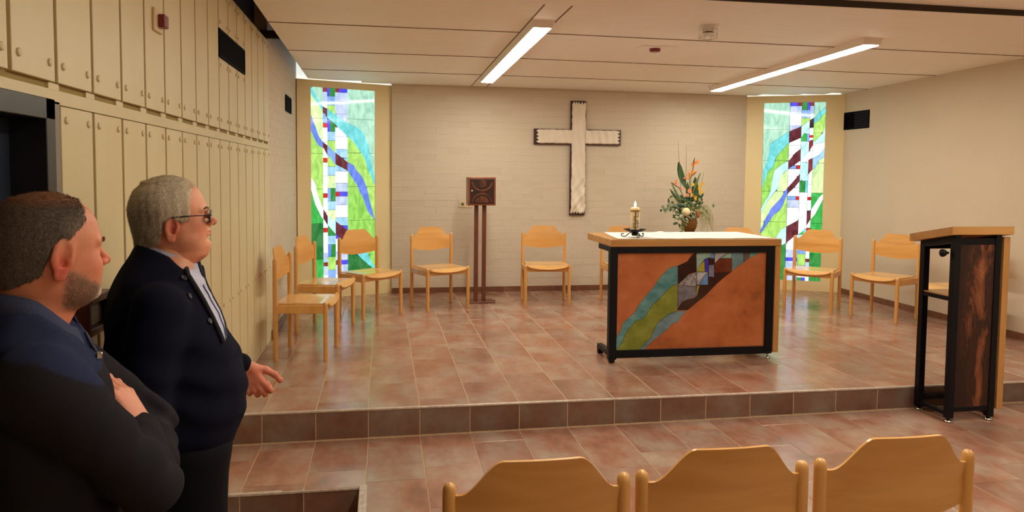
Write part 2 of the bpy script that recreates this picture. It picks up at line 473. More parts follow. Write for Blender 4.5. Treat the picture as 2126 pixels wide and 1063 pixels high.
# ---------------------------------------------------------------- stained glass
def glass(name, rgb, k=1.0):
    c = srgb(*rgb); m = bpy.data.materials.new(name); m.use_nodes = True
    nt = m.node_tree; N = nt.nodes; L = nt.links; p = N['Principled BSDF']
    tc = N.new('ShaderNodeTexCoord'); nz = N.new('ShaderNodeTexNoise')
    mp = N.new('ShaderNodeMapping'); mp.inputs['Scale'].default_value = (16, 1, 7)
    L.new(tc.outputs['Object'], mp.inputs[0]); L.new(mp.outputs[0], nz.inputs['Vector'])
    nz.inputs['Scale'].default_value = 1.0; nz.inputs['Detail'].default_value = 5; nz.inputs['Distortion'].default_value = 1.2
    rp = N.new('ShaderNodeValToRGB'); e = rp.color_ramp.elements
    e[0].position = .3; e[1].position = .68
    e[0].color = (c[0]*.62, c[1]*.72, c[2]*.72, 1); e[1].color = (min(1, c[0]*1.12+.05), min(1, c[1]*1.08+.03), min(1, c[2]*1.08+.04), 1)
    if rgb[0] > 225 and rgb[1] > 235: e[0].color = (c[0]*.92, c[1]*.95, c[2]*.97, 1)
    L.new(nz.outputs['Fac'], rp.inputs['Fac'])
    p.inputs['Base Color'].default_value = (c[0]*.15, c[1]*.15, c[2]*.15, 1)
    p.inputs['Roughness'].default_value = .06
    L.new(rp.outputs['Color'], p.inputs['Emission Color']); p.inputs['Emission Strength'].default_value = GLASS_E*k
    return m
G = dict(mint=glass('mint glass', (172, 222, 196)), paleyel=glass('pale lime glass', (214, 238, 170), 1.05), lime=glass('lime glass', (170, 222, 105)),
         lime2=glass('grass green glass', (146, 210, 88)), green=glass('green glass', (48, 178, 72)), dkgreen=glass('deep green glass', (18, 120, 48)),
         emer=glass('emerald glass', (28, 140, 52)), cyan=glass('turquoise glass', (112, 214, 218)), pcyan=glass('pale turquoise glass', (190, 238, 238), 1.1),
         blue=glass('cornflower glass', (98, 132, 228)), royal=glass('royal blue glass', (72, 72, 235)), sky=glass('sky blue glass', (158, 208, 238)),
         azure=glass('azure glass', (128, 172, 235)), lav=glass('lavender glass', (190, 206, 242)), white=glass('milky glass', (236, 246, 255), 1.18),
         brown=glass('wine brown glass', (96, 30, 38)), red=glass('red glass', (205, 26, 28)), maroon=glass('maroon glass', (130, 34, 36)),
         black=glass('dark brown glass', (58, 30, 34)))

def interp(pl, x):
    if x <= pl[0][0]: return pl[0][1]
    for (a, b), (c_, d) in zip(pl[:-1], pl[1:]):
        if x <= c_: return b + (d-b)*(x-a)/(c_-a) if c_ > a else d
    return pl[-1][1]

def build_window(name, frame, ang, win, cols, ribs, conv, label):
    """cols: (u0,u1,{band: colour} or None, [(c0,c1,colour or [(u0,u1,colour)..])]);
       ribs: (upper polyline, lower polyline, default colour, {column: colour}) in (u, v)"""
    u0, u1, z0, z1 = win; W_, H_ = u1-u0, z1-z0
    root = empty(name, (frame[0], frame[1], 0), ang, label, 'window', kind='structure')
    mb = MB(); mb.box((u0-.002, .030, z0-.002), (u1+.002, .058, z1+.002)); mb.build('lead_backing', M['lead'], root)
    g = .0021
    def emit(a, b, lo, hi, col):
        n = max(2, int((b-a)*W_/.012)+1)
        xs = [a+(b-a)*k/(n-1) for k in range(n)]
        run = []
        def flush(run):
            if len(run) < 2: return
            top = [(x, y0) for x, y0, y1 in run]; bot = [(x, y1) for x, y0, y1 in run]
            if max(y1-y0 for x, y0, y1 in run) < .004: return
            # simplify straight runs
            def simp(pl):
                o = [pl[0]]
                for i in range(1, len(pl)-1):
                    t = (pl[i][0]-o[-1][0])/(pl[i+1][0]-o[-1][0]+1e-9)
                    if abs(o[-1][1]+(pl[i+1][1]-o[-1][1])*t-pl[i][1]) > .0012: o.append(pl[i])
                return o+[pl[-1]]
            top = simp(top); bot = simp(bot)
            poly = [(u0+x*W_, z1-y*H_-g) for x, y in top] + [(u0+x*W_, z1-y*H_+g) for x, y in reversed(bot)]
            poly = [(min(max(px, u0+a*W_+g), u0+b*W_-g), pz) for px, pz in poly]
            q = []
            for v in poly:
                if not q or abs(v[0]-q[-1][0])+abs(v[1]-q[-1][1]) > 1e-5: q.append(v)
            if len(q) < 3: return
            m = MB(); m.prism(q, .012, .031, lambda x, y, z: (x, z, y))
            m.build('pane', G[col], root)
        for x in xs:
            y0, y1 = lo(x), hi(x)
            if y1-y0 > .0042: run.append((x, y0, y1))
            else: flush(run); run = []
        flush(run)
    nrib = len(ribs)
    for ci, (a, b, bandcol, cells) in enumerate(cols):
        for bi in range(nrib+1):
            top = (lambda x: 0.0) if bi == 0 else (lambda x, bi=bi: min(1, interp(ribs[bi-1][1], x)))
            bot = (lambda x: 1.0) if bi == nrib else (lambda x, bi=bi: min(1, interp(ribs[bi][0], x)))
            for (c0, c1, col) in cells:
                parts = col if isinstance(col, list) else [(a, b, col)]
                for (pa, pb, pc) in parts:
                    if bandcol and bandcol.get(bi): pc = bandcol[bi] if isinstance(bandcol[bi], str) else bandcol[bi]((c0+c1)/2)
                    emit(pa, pb, lambda x: max(c0, top(x)), lambda x: min(c1, bot(x)), pc)
        for ri, rb_ in enumerate(ribs):
            up, lw, dc, over = rb_
            c = over.get(ci, dc)
            if c: emit(a, b, lambda x: max(0, interp(up, x)), lambda x: min(1, interp(lw, x)), c)
    return root

# left window: measured as x 110..706, y 97..1865 in a working drawing
def LW(x, c): return ((x-110)/596.0, (c-(97+30*(x-110)/596.0))/(1752+4*(x-110)/596.0))
def pl(f, pts): return [f(*q) for q in pts]
ku = lambda x: (x-110)/596.0
cv = lambda c, x: LW(x, c)[1]
def cellsL(x, lst): return [(max(0, cv(a, x)), min(1, cv(b, x)), ([(ku(p), ku(q), cc) for p, q, cc in col] if isinstance(col, list) else col)) for a, b, col in lst]
ribsL = [
 (pl(LW, [(110,97),(130,110),(175,200),(222,270),(262,290),(335,345),(400,388),(448,425),(520,450),(580,490),(605,530),(635,610),(650,650),(665,760),(690,860),(706,930)]),
  pl(LW, [(110,160),(130,190),(175,250),(222,310),(262,372),(335,430),(385,490),(448,545),(500,590),(540,650),(590,720),(610,760),(640,860),(680,940),(706,1005)]), 'cyan', {1:'brown'}),
 (pl(LW, [(110,340),(150,440),(180,530),(222,592),(262,620),(335,690),(400,740),(448,780),(510,812),(530,860),(580,910),(610,970),(640,1060),(650,1120),(668,1185),(706,1320)]),
  pl(LW, [(110,480),(140,550),(180,620),(222,642),(262,710),(335,795),(400,830),(448,856),(490,930),(540,1000),(560,1060),(600,1130),(620,1200),(640,1250),(706,1330)]), 'blue', {1:'brown', 2:'azure', 3:'brown'}),
 (pl(LW, [(110,905),(150,960),(165,1050),(195,1130),(225,1205),(265,1265),(345,1325),(400,1370),(450,1410),(540,1520),(635,1630),(665,1710),(706,1770)]),
  pl(LW, [(110,1010),(130,1080),(150,1150),(200,1260),(225,1290),(265,1350),(345,1445),(400,1500),(450,1545),(540,1650),(590,1700),(640,1750),(706,1800)]), 'pcyan', {0:'white', 1:'brown', 3:'brown', 4:'cyan'}),
]
rows5 = [(60,378,'x'),(378,693,'x'),(693,1010,'x'),(1010,1325,'x'),(1325,1650,'x'),(1650,1900,'x')]
colsL = [
 (0.0, ku(222), {0:'mint', 1:'paleyel', 2:'lime', 3:lambda c: 'green' if c < .70 else ('dkgreen' if c < .88 else 'green')}, cellsL(160, rows5)),
 (ku(222), ku(262), None, cellsL(240, [(60,140,'maroon'),(140,225,'lav'),(225,330,'white'),(330,420,'azure'),(420,460,'red'),(460,590,'white'),(590,735,'white'),(735,775,'red'),(775,900,'white'),(900,1055,'white'),(1055,1095,'red'),(1095,1230,'white'),(1230,1370,'white'),(1370,1410,'red'),(1410,1600,'white'),(1600,1685,'lav'),(1685,1720,'maroon'),(1720,1800,'lav'),(1800,1900,'white')])),
 (ku(262), ku(335), None, cellsL(300, [(60,180,[(262,285,'royal'),(285,335,'emer')]),(180,262,'azure'),(262,385,'lime'),(385,498,[(262,288,'royal'),(288,335,'emer')]),(498,580,'sky'),(580,700,'lime'),(700,815,'lime'),(815,895,'sky'),(895,1012,'paleyel'),(1012,1130,[(262,290,'azure'),(290,335,'emer')]),(1130,1210,'sky'),(1210,1340,'paleyel'),(1340,1445,'emer'),(1445,1525,'sky'),(1525,1640,[(262,290,'blue'),(290,335,'emer')]),(1640,1760,'lime'),(1760,1838,'azure'),(1838,1900,[(262,290,'royal'),(290,335,'emer')])])),
 (ku(335), ku(448), None, cellsL(390, [(60,145,[(335,372,'maroon'),(372,448,'royal')]),(145,225,'lav'),(225,340,'lav'),(340,425,'lav'),(425,462,[(335,372,'maroon'),(372,448,'royal')]),(462,545,'white'),(545,660,'white'),(660,740,'sky'),(740,860,'sky'),(860,970,'white'),(970,1050,'lav'),(1050,1090,[(335,372,'red'),(372,448,'royal')]),(1090,1170,'lav'),(1170,1285,'white'),(1285,1362,'sky'),(1362,1480,'royal'),(1480,1600,'white'),(1600,1680,'lav'),(1680,1720,[(335,372,'maroon'),(372,448,'royal')]),(1720,1810,'lav'),(1810,1900,'white')])),
 (ku(448), 1.0, {0:'mint', 1:'lime', 2:lambda c: 'lime2', 3:lambda c: 'dkgreen'}, cellsL(580, [(60,390,'x'),(390,700,'x'),(700,1012,'x'),(1012,1325,'x'),(1325,1650,'x'),(1650,1900,'x')])),
]
win1 = build_window('window_1', CL_A, angL, WL, colsL, ribsL, LW, 'tall stained glass window left of the brick wall, behind the corner chairs')

def xlr(c): return 92-.0248*(c-70), 776-.0356*(c-70)
def RW(x, c):
    a, b = xlr(c); return (min(1.02, max(-.02, (x-a)/(b-a))), (c-70)/1955.0)
def plr(pts):
    q = sorted([RW(*t) for t in pts]); return q
rv = lambda c: (c-70)/1955.0
def cellsR(lst): return [(max(0, rv(a)), min(1, rv(b)), col) for a, b, col in lst]
U1, U2, U3, U4 = .428, .620, .752, .815
ribsR = [
 (plr([(776,120),(700,180),(645,240),(600,262),(510,330),(450,350),(380,380),(300,430),(160,520),(150,600),(140,700),(95,800),(80,900),(71,950)]),
  plr([(776,180),(720,235),(690,275),(645,300),(600,345),(540,400),(505,452),(375,505),(300,590),(230,660),(200,770),(140,830),(105,920),(68,1010)]), 'cyan', {1:'brown', 3:'black', 2:'pcyan'}),
 (plr([(770,330),(745,400),(720,425),(645,500),(632,472),(590,492),(500,575),(440,620),(375,700),(300,740),(210,810),(190,900),(182,1000),(150,1090),(105,1160),(64,1240)]),
  plr([(768,500),(650,520),(632,540),(590,600),(500,702),(440,742),(370,790),(290,860),(260,930),(255,1000),(190,1090),(130,1160),(100,1210),(60,1310)]), 'pcyan', {1:'brown', 3:'maroon'}),
 (plr([(765,560),(690,650),(625,678),(590,690),(490,852),(430,920),(360,1000),(320,1050),(290,1110),(220,1190),(170,1240),(150,1290),(110,1350),(90,1420),(50,1490)]),
  plr([(762,660),(700,700),(660,780),(625,802),(585,850),(490,930),(430,1000),(360,1065),(300,1210),(265,1260),(210,1300),(160,1370),(120,1430),(90,1480),(46,1535)]), 'blue', {1:'brown', 3:'maroon', 4:'sky', 2:'pcyan'}),
 (plr([(745,1060),(700,1100),(660,1160),(610,1240),(570,1270),(465,1362),(345,1430),(290,1462),(240,1540),(200,1620),(120,1720),(45,1790)]),
  plr([(744,1112),(715,1170),(660,1280),(605,1348),(565,1405),(530,1470),(465,1520),(420,1545),(345,1612),(295,1640),(230,1720),(150,1810),(40,1900)]), 'white', {1:'brown', 3:'brown', 0:'pcyan'}),
]
colsR = [
 (0, U1, {0:'mint', 1:'lime2', 2:lambda c: 'paleyel', 3:'lime', 4:'emer'}, cellsR([(60,362,'x'),(362,703,'x'),(703,1042,'x'),(1042,1383,'x'),(1383,1720,'x'),(1720,2060,'x')])),
 (U1, U2, None, cellsR([(60,108,[(U1,.56,'royal'),(.56,U2,'maroon')]),(108,190,'lav'),(190,320,'white'),(320,405,'lav'),(405,455,[(U1,.57,'brown'),(.57,U2,'red')]),(455,535,'white'),(535,640,'white'),(640,755,'white'),(755,795,[(U1,.555,'azure'),(.555,U2,'red')]),(795,875,'white'),(875,1000,'white'),(1000,1095,'white'),(1095,1135,[(U1,.565,'azure'),(.565,U2,'red')]),(1135,1220,'lav'),(1220,1440,'white'),(1440,1480,[(U1,.57,'brown'),(.57,U2,'red')]),(1480,1620,'white'),(1620,1690,'white'),(1690,1775,'lav'),(1775,1812,'royal'),(1812,1900,'lav'),(1900,1960,'sky'),(1960,2060,'lav')])),
 (U2, U3, None, cellsR([(60,152,[(U2,.708,'emer'),(.708,U3,'royal')]),(152,240,'azure'),(240,330,'lime'),(330,410,'pcyan'),(410,492,[(U2,.71,'green'),(.71,U3,'azure')]),(492,580,'pcyan'),(580,720,'white'),(720,925,'pcyan'),(925,1050,[(U2,.71,'emer'),(.71,U3,'cyan')]),(1050,1170,'white'),(1170,1350,'white'),(1350,1450,'white'),(1450,1515,[(U2,.70,'green'),(.70,U3,'cyan')]),(1515,1600,'pcyan'),(1600,1730,'azure'),(1730,1858,'lime'),(1858,1905,'azure'),(1905,1990,'white'),(1990,2060,[(U2,.70,'emer'),(.70,U3,'royal')])])),
 (U3, U4, None, cellsR([(60,108,'maroon'),(108,190,'lav'),(190,260,'white'),(345,425,'white'),(425,452,'red'),(452,600,'white'),(600,750,'white'),(750,800,'red'),(800,960,'white'),(960,1100,'white'),(1100,1135,'red'),(1135,1250,'white'),(1340,1440,'white'),(1440,1475,'red'),(1475,1600,'white'),(1600,1780,'white'),(1780,1816,'maroon'),(1816,1920,'lav'),(1920,2060,'white')])),
 (U4, 1.0, {0:'mint', 1:'lime', 2:'white', 3:lambda c: 'paleyel' if c < .504 else 'green', 4:lambda c: 'green' if c < .85 else 'emer'}, cellsR([(60,400,'x'),(400,730,'x'),(730,1055,'x'),(1055,1390,'x'),(1390,1720,'x'),(1720,2060,'x')])),
]
win2 = build_window('window_2', CR_A, angR, WR, colsR, ribsR, RW, 'tall stained glass window right of the brick wall, behind the altar end')
# clerestory daylight slots above the corner boards
for nm, A, ang, L_, lb in (('window_3', CL_A, angL, LL, 'narrow frosted daylight slot above the left corner board'),
                           ('window_4', CR_A, angR, LR, 'narrow frosted daylight slot above the right corner board')):
    r_ = empty(nm, (A[0], A[1], 0), ang, lb, 'window', kind='structure')
    mb = MB(); mb.box((0, .075, 2.50), (L_, .085, 2.95)); mb.build('pane', M['sky'], r_)

# ---------------------------------------------------------------- left wall with lacquered panels
wl = empty('wall_left', (0, 0, 0), 0, 'left wall clad in tall cream panels with screw caps', 'wall', kind='structure')
DOOR_Y1 = -2.137
mb = MB()
mb.box((XL-.25, -2.09, -.3), (XL-.016, 1.975, 2.61))
mb.box((XL-.25, -6.2, 1.755), (XL-.016, -2.09, 2.61))
mb.box((XL-.25, -6.2, -.3), (XL-.016, -3.25, 1.755))
mb.build('groove_backing', M['panelgap'], wl)
mb = MB(); mb.box((XL-.25, 1.975, -.05), (XL-.012, 4.1, 2.95)); mb.build('masonry', M['wallwhite'], wl)
# painted brick courses of the short masonry stretch
mb = MB()
for r_ in range(36):
    z = H1+.07+CRS*(r_-1)+.003
    y = 1.99 - (BL/2 if r_ % 2 else 0)
    while y < 4.0:
        a, b = max(y, 1.985)+.001, min(y+BL, 4.0)-.001
        if b-a > .03 and z > H1 and z < 2.9: mb.bbox((XL-.0135, a, z), (XL-.0105+random.uniform(-.0006, .0006), b, z+CRS-.004), .0012)
        y += BL
mb.build('brick', M['wallwhite'], wl)['kind'] = 'stuff'
mb = MB()
mb.box((XL-.25, -6.2, 2.61), (XL-.11, 1.975, 2.95)); mb.box((XL-.11, 1.93, 2.63), (XL+.10, 1.975, 2.69)); mb.build('void_board', M['dark'], wl)
JO = [-1.84+.2717*k for k in range(0, 15)]
capm = MB(); capm.lathe([(.0, .0), (.0108, .0), (.0115, .002), (.0108, .0042), (.007, .0056), (.0001, .0058)], n=12, cap=False)
capm.v = [(z, x, y) for x, y, z in capm.v]
CAPME = capm.mesh('screw_cap', M['cap'])
PAN = {}
def wall_panel(y0, y1, z0, z1, caps):
    key = (round(y1-y0, 3), round(z1-z0, 3))
    if key not in PAN:
        b = MB(); b.bbox((-.016, 0, 0), (0, y1-y0, z1-z0), .0015); PAN[key] = b.mesh('wall_panel', M['panel'])
    o = link('wall_panel', PAN[key], wl, (XL, y0, z0))
    for cy, cz_ in caps: link('screw_cap', CAPME, o, (0, cy-y0, cz_-z0))
def gapw(j): return .021 if j < .3 else .014
VY0, VY1, VZ0, VZ1 = .062, .866, 2.203, 2.362
for k in range(-5, 15):               # upper row
    a = -1.84+.2717*k+.011
    b = -1.84+.2717*(k+1)-.011 if k < 14 else 1.972
    if a > 1.97: break
    z0, z1 = 1.802, 2.608
    if a > -.05 and b < .95:
        wall_panel(a, b, z0, VZ0-.004, [(a+.034, z0+.05), (b-.034, z0+.05), (a+.03, VZ0-.04), (b-.03, VZ0-.04)])
        wall_panel(a, b, VZ1+.004, z1, [(a+.034, z1-.05), (b-.034, z1-.05), (a+.03, VZ1+.04), (b-.03, VZ1+.04)])
    else:
        wall_panel(a, b, z0, z1, [(a+.034, z0+.05), (b-.034, z0+.05), (a+.034, z1-.05), (b-.034, z1-.05)])
for k in range(-1, 15):               # lower row
    a = -1.84+.2717*k+.011 if k >= 0 else -2.088
    b = -1.84+.2717*(k+1)-.011 if k < 14 else 1.972
    if a > 1.97: break
    zb_ = (H1 if a > 0 else 0.0) if a > -.7 else PIT_Z
    if a < 0 < b: zb_ = .0
    wall_panel(a, b, zb_+.0015, 1.738, [(a+.034, 1.70), (b-.034, 1.70), (a+.034, .79), (b-.034, .79)])
b = MB(); b.bbox((XL-.017, -6.1, 1.741), (XL-.002, 1.972, 1.781), .001); b.build('rail_board', M['panel'], wl)
for k in range(-1, 15):               # little distance blocks in the shadow groove between the rows
    y = -1.84+.2717*k
    b = MB(); b.bbox((XL-.017, y-.035, 1.7815), (XL-.008, y+.035, 1.800), .001); b.build('rail_block', M['panel'], wl)

# door in the left wall
dr = empty('door_1', (XL, -2.7, PIT_Z), 0, 'dark blue door with steel frame in the left wall behind the men', 'door', kind='structure')
mb = MB(); mb.bbox((-.14, -.50, 0), (-.09, .51, 1.88), .003); mb.build('door_leaf', M['door'], dr)
mb = MB()
mb.bbox((-.16, .505, 0), (.004, .563, 1.932), .002); mb.bbox((-.16, -.56, 0), (.004, -.505, 1.932), .002); mb.bbox((-.16, -.56, 1.875), (.004, .563, 1.932), .002)
mb.build('door_frame', M['doorframe'], dr)
mb = MB(); mb.bbox((-.05, .564, 0), (-.002, .611, 1.93), .002); mb.build('jamb_strip', M['jamb'], dr)
mb = MB(); mb.tube([(-.09, .42, 1.02), (-.04, .42, 1.02), (-.035, .40, 1.02), (-.035, .29, 1.02)], .009); mb.lathe([(.024, 0), (.024, .008)], n=14, mat=Matrix.Translation((-.09, .42, 1.02)) @ Matrix.Rotation(R(90), 4, 'Y'))
tag(mb.build('door_handle', M['chrome'], dr))

# skirting tiles
def skirting(name, pts, label, h=.062):
    root = empty(name, (pts[0][0], pts[0][1], H1), math.atan2(pts[1][1]-pts[0][1], pts[1][0]-pts[0][0]), label, 'skirting', kind='structure')
    L_ = math.hypot(pts[1][0]-pts[0][0], pts[1][1]-pts[0][1])
    x = -pts[2]
    b0 = MB(); b0.box((0, .004, 0), (L_, .012, h-.003)); b0.build('grout', M['grout'], root)
    while x < L_:
        a, b = max(0, x)+.0015, min(L_, x+.3)-.0015
        if b-a > .02:
            t = MB(); t.bbox((a, 0, .003), (b, .011, h), .0015); t.build('skirting_tile', M['base'], root)
        x += .3
    return root
skirting('baseboard_back', ((BX0, YB-.011), (BX1, YB-.011), .187-.0), 'low brown tile skirting under the brick wall')
skirting('baseboard_right', ((XR-.011, 3.83), (XR-.011, 0.02), .1), 'low brown tile skirting along the right wall')
skirting('baseboard_left', ((XL-.003, 1.98), (XL-.003, 3.99), .05), 'short brown tile skirting at the far end of the left wall')
bpy.data.objects['baseboard_left'].rotation_euler = (0, 0, R(90))
bpy.data.objects['baseboard_left'].location = (XL+.010, 1.98, H1)

# ---------------------------------------------------------------- ceiling
cei = empty('ceiling', (0, 0, 0), 0, 'hung ceiling of long pinkish boards above the platform', 'ceiling', kind='structure')
def ceil_board(x0, x1, y0, y1, dz=0.0, th=.03):
    vs = []
    for t in (0, th):
        for x, y in ((x0,y0),(x1,y0),(x1,y1),(x0,y1)): vs.append((x, y, cz(x, y)+dz+t))
    mb = MB(); mb.add(vs, [(0,1,2,3),(7,6,5,4),(0,4,5,1),(1,5,6,2),(2,6,7,3),(3,7,4,0)])
    return mb.build('ceiling_board', M['ceil'], cei)
CXL = -.113; g = .005
JY = [-.06, 1.20, 2.34, 3.42, 4.35]
for k in range(4):
    a, b = JY[k]+g, JY[k+1]-g
    y1L, y1R = b, b
    if k == 3:
        ceil_board(CXL, .45, a, 4.18)
        ceil_board(.45, 1.693-g/2, a, b)
        ceil_board(1.693+g/2, 1.873-g/2, a, b); ceil_board(1.873+g/2, 5.14, a, b)
        ceil_board(5.14, 5.22, a, 4.34); ceil_board(5.22, 5.40, a, 4.17); ceil_board(5.40, 5.92, a, 4.02)
        ceil_board(5.40, 5.66, 4.021, 4.15); ceil_board(5.92, 6.06, a, 3.83); ceil_board(6.06, XR, a, 3.84)
    elif k == 0:
        ceil_board(CXL, 1.693, a, .32); ceil_board(1.693, 1.873, a, .32); ceil_board(1.873, XR, a, .32)
        ceil_board(CXL, 1.693-g/2, .32, b); ceil_board(1.693+g/2, 1.873-g/2, .32, b); ceil_board(1.873+g/2, XR, .32, b)
    else:
        ceil_board(CXL, 1.693-g/2, a, b); ceil_board(1.693+g/2, 1.873-g/2, a, b); ceil_board(1.873+g/2, XR, a, b)
def joint_shade(x0, x1, y):
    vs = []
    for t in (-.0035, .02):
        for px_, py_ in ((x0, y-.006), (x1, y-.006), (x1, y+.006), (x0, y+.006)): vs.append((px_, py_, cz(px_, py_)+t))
    b = MB(); b.add(vs, [(0,1,2,3),(7,6,5,4),(0,4,5,1),(1,5,6,2),(2,6,7,3),(3,7,4,0)]); b.build('joint_shade', M['joint'], cei)
M['joint'] = mat('brown joint shade', srgb(120, 90, 58), .8)  # brown strips painted in for the shade between ceiling boards
for y in JY[1:4]: joint_shade(CXL, 1.873, y); joint_shade(1.873, XR, y)
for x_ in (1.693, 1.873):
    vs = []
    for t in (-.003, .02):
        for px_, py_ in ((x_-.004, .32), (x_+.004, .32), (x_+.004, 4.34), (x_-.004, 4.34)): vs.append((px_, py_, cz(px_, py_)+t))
    b = MB(); b.add(vs, [(0,1,2,3),(7,6,5,4),(0,4,5,1),(1,5,6,2),(2,6,7,3),(3,7,4,0)]); b.build('joint_shade', M['joint'], cei)
# the ceiling over the lower part of the room lies a little higher behind a dark groove
ceil_board(CXL, XR, -1.3, -.075, .035); ceil_board(CXL, XR, -2.6, -1.31, .035); ceil_board(CXL, XR, -3.9, -2.61, .035); ceil_board(CXL, XR, -6.2, -3.91, .035)
mb = MB(); mb.box((CXL+.002, -.074, 2.62), (XR, -.057, 2.75)); mb.build('groove_strip', M['dark'], cei)
mb = MB(); mb.box((-.6, -6.4, 2.95), (6.4, 5.2, 3.0)); mb.build('roof_slab', M['dark'], cei)
mb = MB()
vs = [(CXL+.01, -6.2, cz(0,-6.2)+.07), (XR, -6.2, cz(6,-6.2)+.07), (XR, 3.78, cz(6,3.8)+.035), (.64, 4.17, cz(.6,4.2)+.035), (CXL+.01, 4.17, cz(0,4.2)+.035)]
mb.add(vs, [(0,1,2,3,4)]); mb.build('backing_felt', M['dark'], cei)

# rear wall of the room, behind the camera
mb = MB(); mb.box((XL-.3, -6.4, -.3), (XR+.2, -6.2, 2.95))
tag(mb.build('wall_rear', M['wallwhite']), 'off white rear wall behind the camera', 'wall', kind='structure')

# ---------------------------------------------------------------- lamps on the ceiling
def lamp(x, y0, y1, label):
    xa, ya = x, (y0+y1)/2
    root = empty('ceiling_lamp', (xa, ya, cz(xa, ya)), 0, label, 'lamp', 'linear ceiling lamps')
    hl = (y1-y0)/2; wt, wb_, h = .088, .068, .046
    sl = -.0142
    def pt(px, py, pz): return (px, py, pz + sl*py - (.0055*px if x > 3 else 0))
    mb = MB()
    prof = [(-wt, .0), (-wb_, -h), (wb_, -h), (wt, .0)]
    vs = []
    for (py, ins) in ((-hl, 0), (-hl+.03, 1), (hl-.03, 1), (hl, 0)):
        for (px, pz) in prof:
            zz = pz if ins else 0.0
            vs.append(pt(px, py, zz-.0005))
    fs = []
    for i in range(3):
        for j in range(3): fs.append((i*4+j, i*4+j+1, i*4+j+5, i*4+j+4))
    fs += [(0,3,7,4)[::1], (4,7,11,8), (8,11,15,12)]
    mb.add(vs, fs); mb.build('housing', M['housing'], root)
    for a, b in ((-hl+.034, -.006), (.006, hl-.034)):
        m2 = MB()
        vs = [pt(-wb_+.009, a, -h-.004), pt(wb_-.009, a, -h-.004), pt(wb_-.009, b, -h-.004), pt(-wb_+.009, b, -h-.004),
              pt(-wb_+.009, a, -h+.002), pt(wb_-.009, a, -h+.002), pt(wb_-.009, b, -h+.002), pt(-wb_+.009, b, -h+.002)]
        m2.add(vs, [(0,1,2,3),(7,6,5,4),(0,4,5,1),(1,5,6,2),(2,6,7,3),(3,7,4,0)])
        m2.build('diffuser', M['diff'], root)
    return root
for lx_ in (1.783, 4.372):  # unseen lamps, added out of frame to light the foreground
    lamp(lx_, -5.8, -5.0, 'added unseen linear lamp at the rear of the room, on the %s side' % ('left' if lx_ < 3 else 'right'))
    lamp(lx_, -3.4, -.55, 'added unseen linear lamp above the camera end of the room, on the %s side' % ('left' if lx_ < 3 else 'right'))
lamp(1.783, .76, 3.68, 'long lit linear lamp on the ceiling left of the cross')
o = lamp(4.372, .80, 3.74, 'long lit linear lamp on the ceiling right of the cross, above the altar'); o.rotation_euler = (0, 0, R(-1.3))

# smoke detector in its wire cage
x, y = 2.955, .68
sd = empty('smoke_detector', (x, y, cz(x, y)), 0, 'white smoke detector inside a wire cage on the ceiling', 'detector')
mb = MB(); mb.lathe([(.060, 0), (.060, -.012), (.052, -.016)], n=24); mb.build('mount', M['housing'], sd)
mb = MB(); mb.lathe([(.045, -.016), (.047, -.034), (.036, -.046), (.034, -.052), (.030, -.060), (.0, -.062)], n=24, cap=False); mb.build('sensor', M['housing'], sd)
mb = MB(); mb.lathe([(.037, -.040), (.0375, -.052)], n=24, cap=False); mb.build('sensor_slots', M['black'], sd)
mb = MB()
for k in range(8):
    a = 2*math.pi*k/8
    mb.tube([(.066*math.cos(a), .066*math.sin(a), -.004), (.066*math.cos(a), .066*math.sin(a), -.085), (0.0+.02*math.cos(a), .02*math.sin(a), -.098), (0, 0, -.1)], .0016, 5)
for zz in (-.03, -.058, -.085):
    mb.tube([(.066*math.cos(2*math.pi*t/24), .066*math.sin(2*math.pi*t/24), zz) for t in range(25)], .0016, 5)
mb.build('wire_cage', M['chrome'], sd)
x, y = 2.90, 1.60
ar = empty('fire_alarm', (x, y, cz(x, y)), 0, 'small red and white alarm button on the ceiling', 'alarm')
mb = MB(); mb.bbox((-.15, -.11, -.002), (.15, .11, -.0003), .001); mb.build('cover_plate', M['ceil'], ar)
mb = MB(); mb.lathe([(.045, -.002), (.045, -.018), (.036, -.030), (.02, -.032), (.0, -.032)], n=20, cap=False); mb.build('body', mat('alarm red', srgb(120, 28, 26), .4), ar)
mb = MB(); mb.lathe([(.030, -.031), (.030, -.034), (.022, -.034), (.022, -.031)], n=20, cap=False); mb.build('ring', M['housing'], ar)

# ---------------------------------------------------------------- fittings on the walls
M['louver'] = mat('dark louver', srgb(62, 58, 72), .6, spec=.2)
def wall_vent(name, loc, rz, w, h, label, louver=True):
    r_ = empty(name, loc, rz, label, 'vent', 'dark ventilation openings')
    mb = MB(); t = .014
    mb.bbox((0, -.006, 0), (w, .004, t), .001); mb.bbox((0, -.006, h-t), (w, .004, h), .001)
    mb.bbox((0, -.006, t), (t, .004, h-t), .001); mb.bbox((w-t, -.006, t), (w, .004, h-t), .001)
    mb.build('vent_frame', M['blackmatte'], r_)
    mb = MB(); mb.box((t, -.001, t), (w-t, .001, h-t)); mb.build('vent_shaft', M['black'], r_)
    if louver:
        n = 9
        for k in range(n):
            z = t+.008+(h-2*t-.016)*k/(n-1)
            s_ = MB(); s_.bbox((w*.42, -.005, z-.003), (w-t, -.0012, z+.003), .0008); s_.build('louver_slat', M['louver'], r_)
    return r_
wall_vent('wall_vent', (XR, 3.845, 2.125), R(-90), .48, .205, 'dark rectangular air vent high on the right wall')
wall_vent('wall_vent', (XL, VY0, VZ0), R(90), VY1-VY0, VZ1-VZ0, 'wide black opening in the upper row of cream panels', False)
wall_vent('wall_vent', (XL-.004, 3.08, 2.145), R(90), .43, .155, 'small black air vent beside the left stained glass window', False)

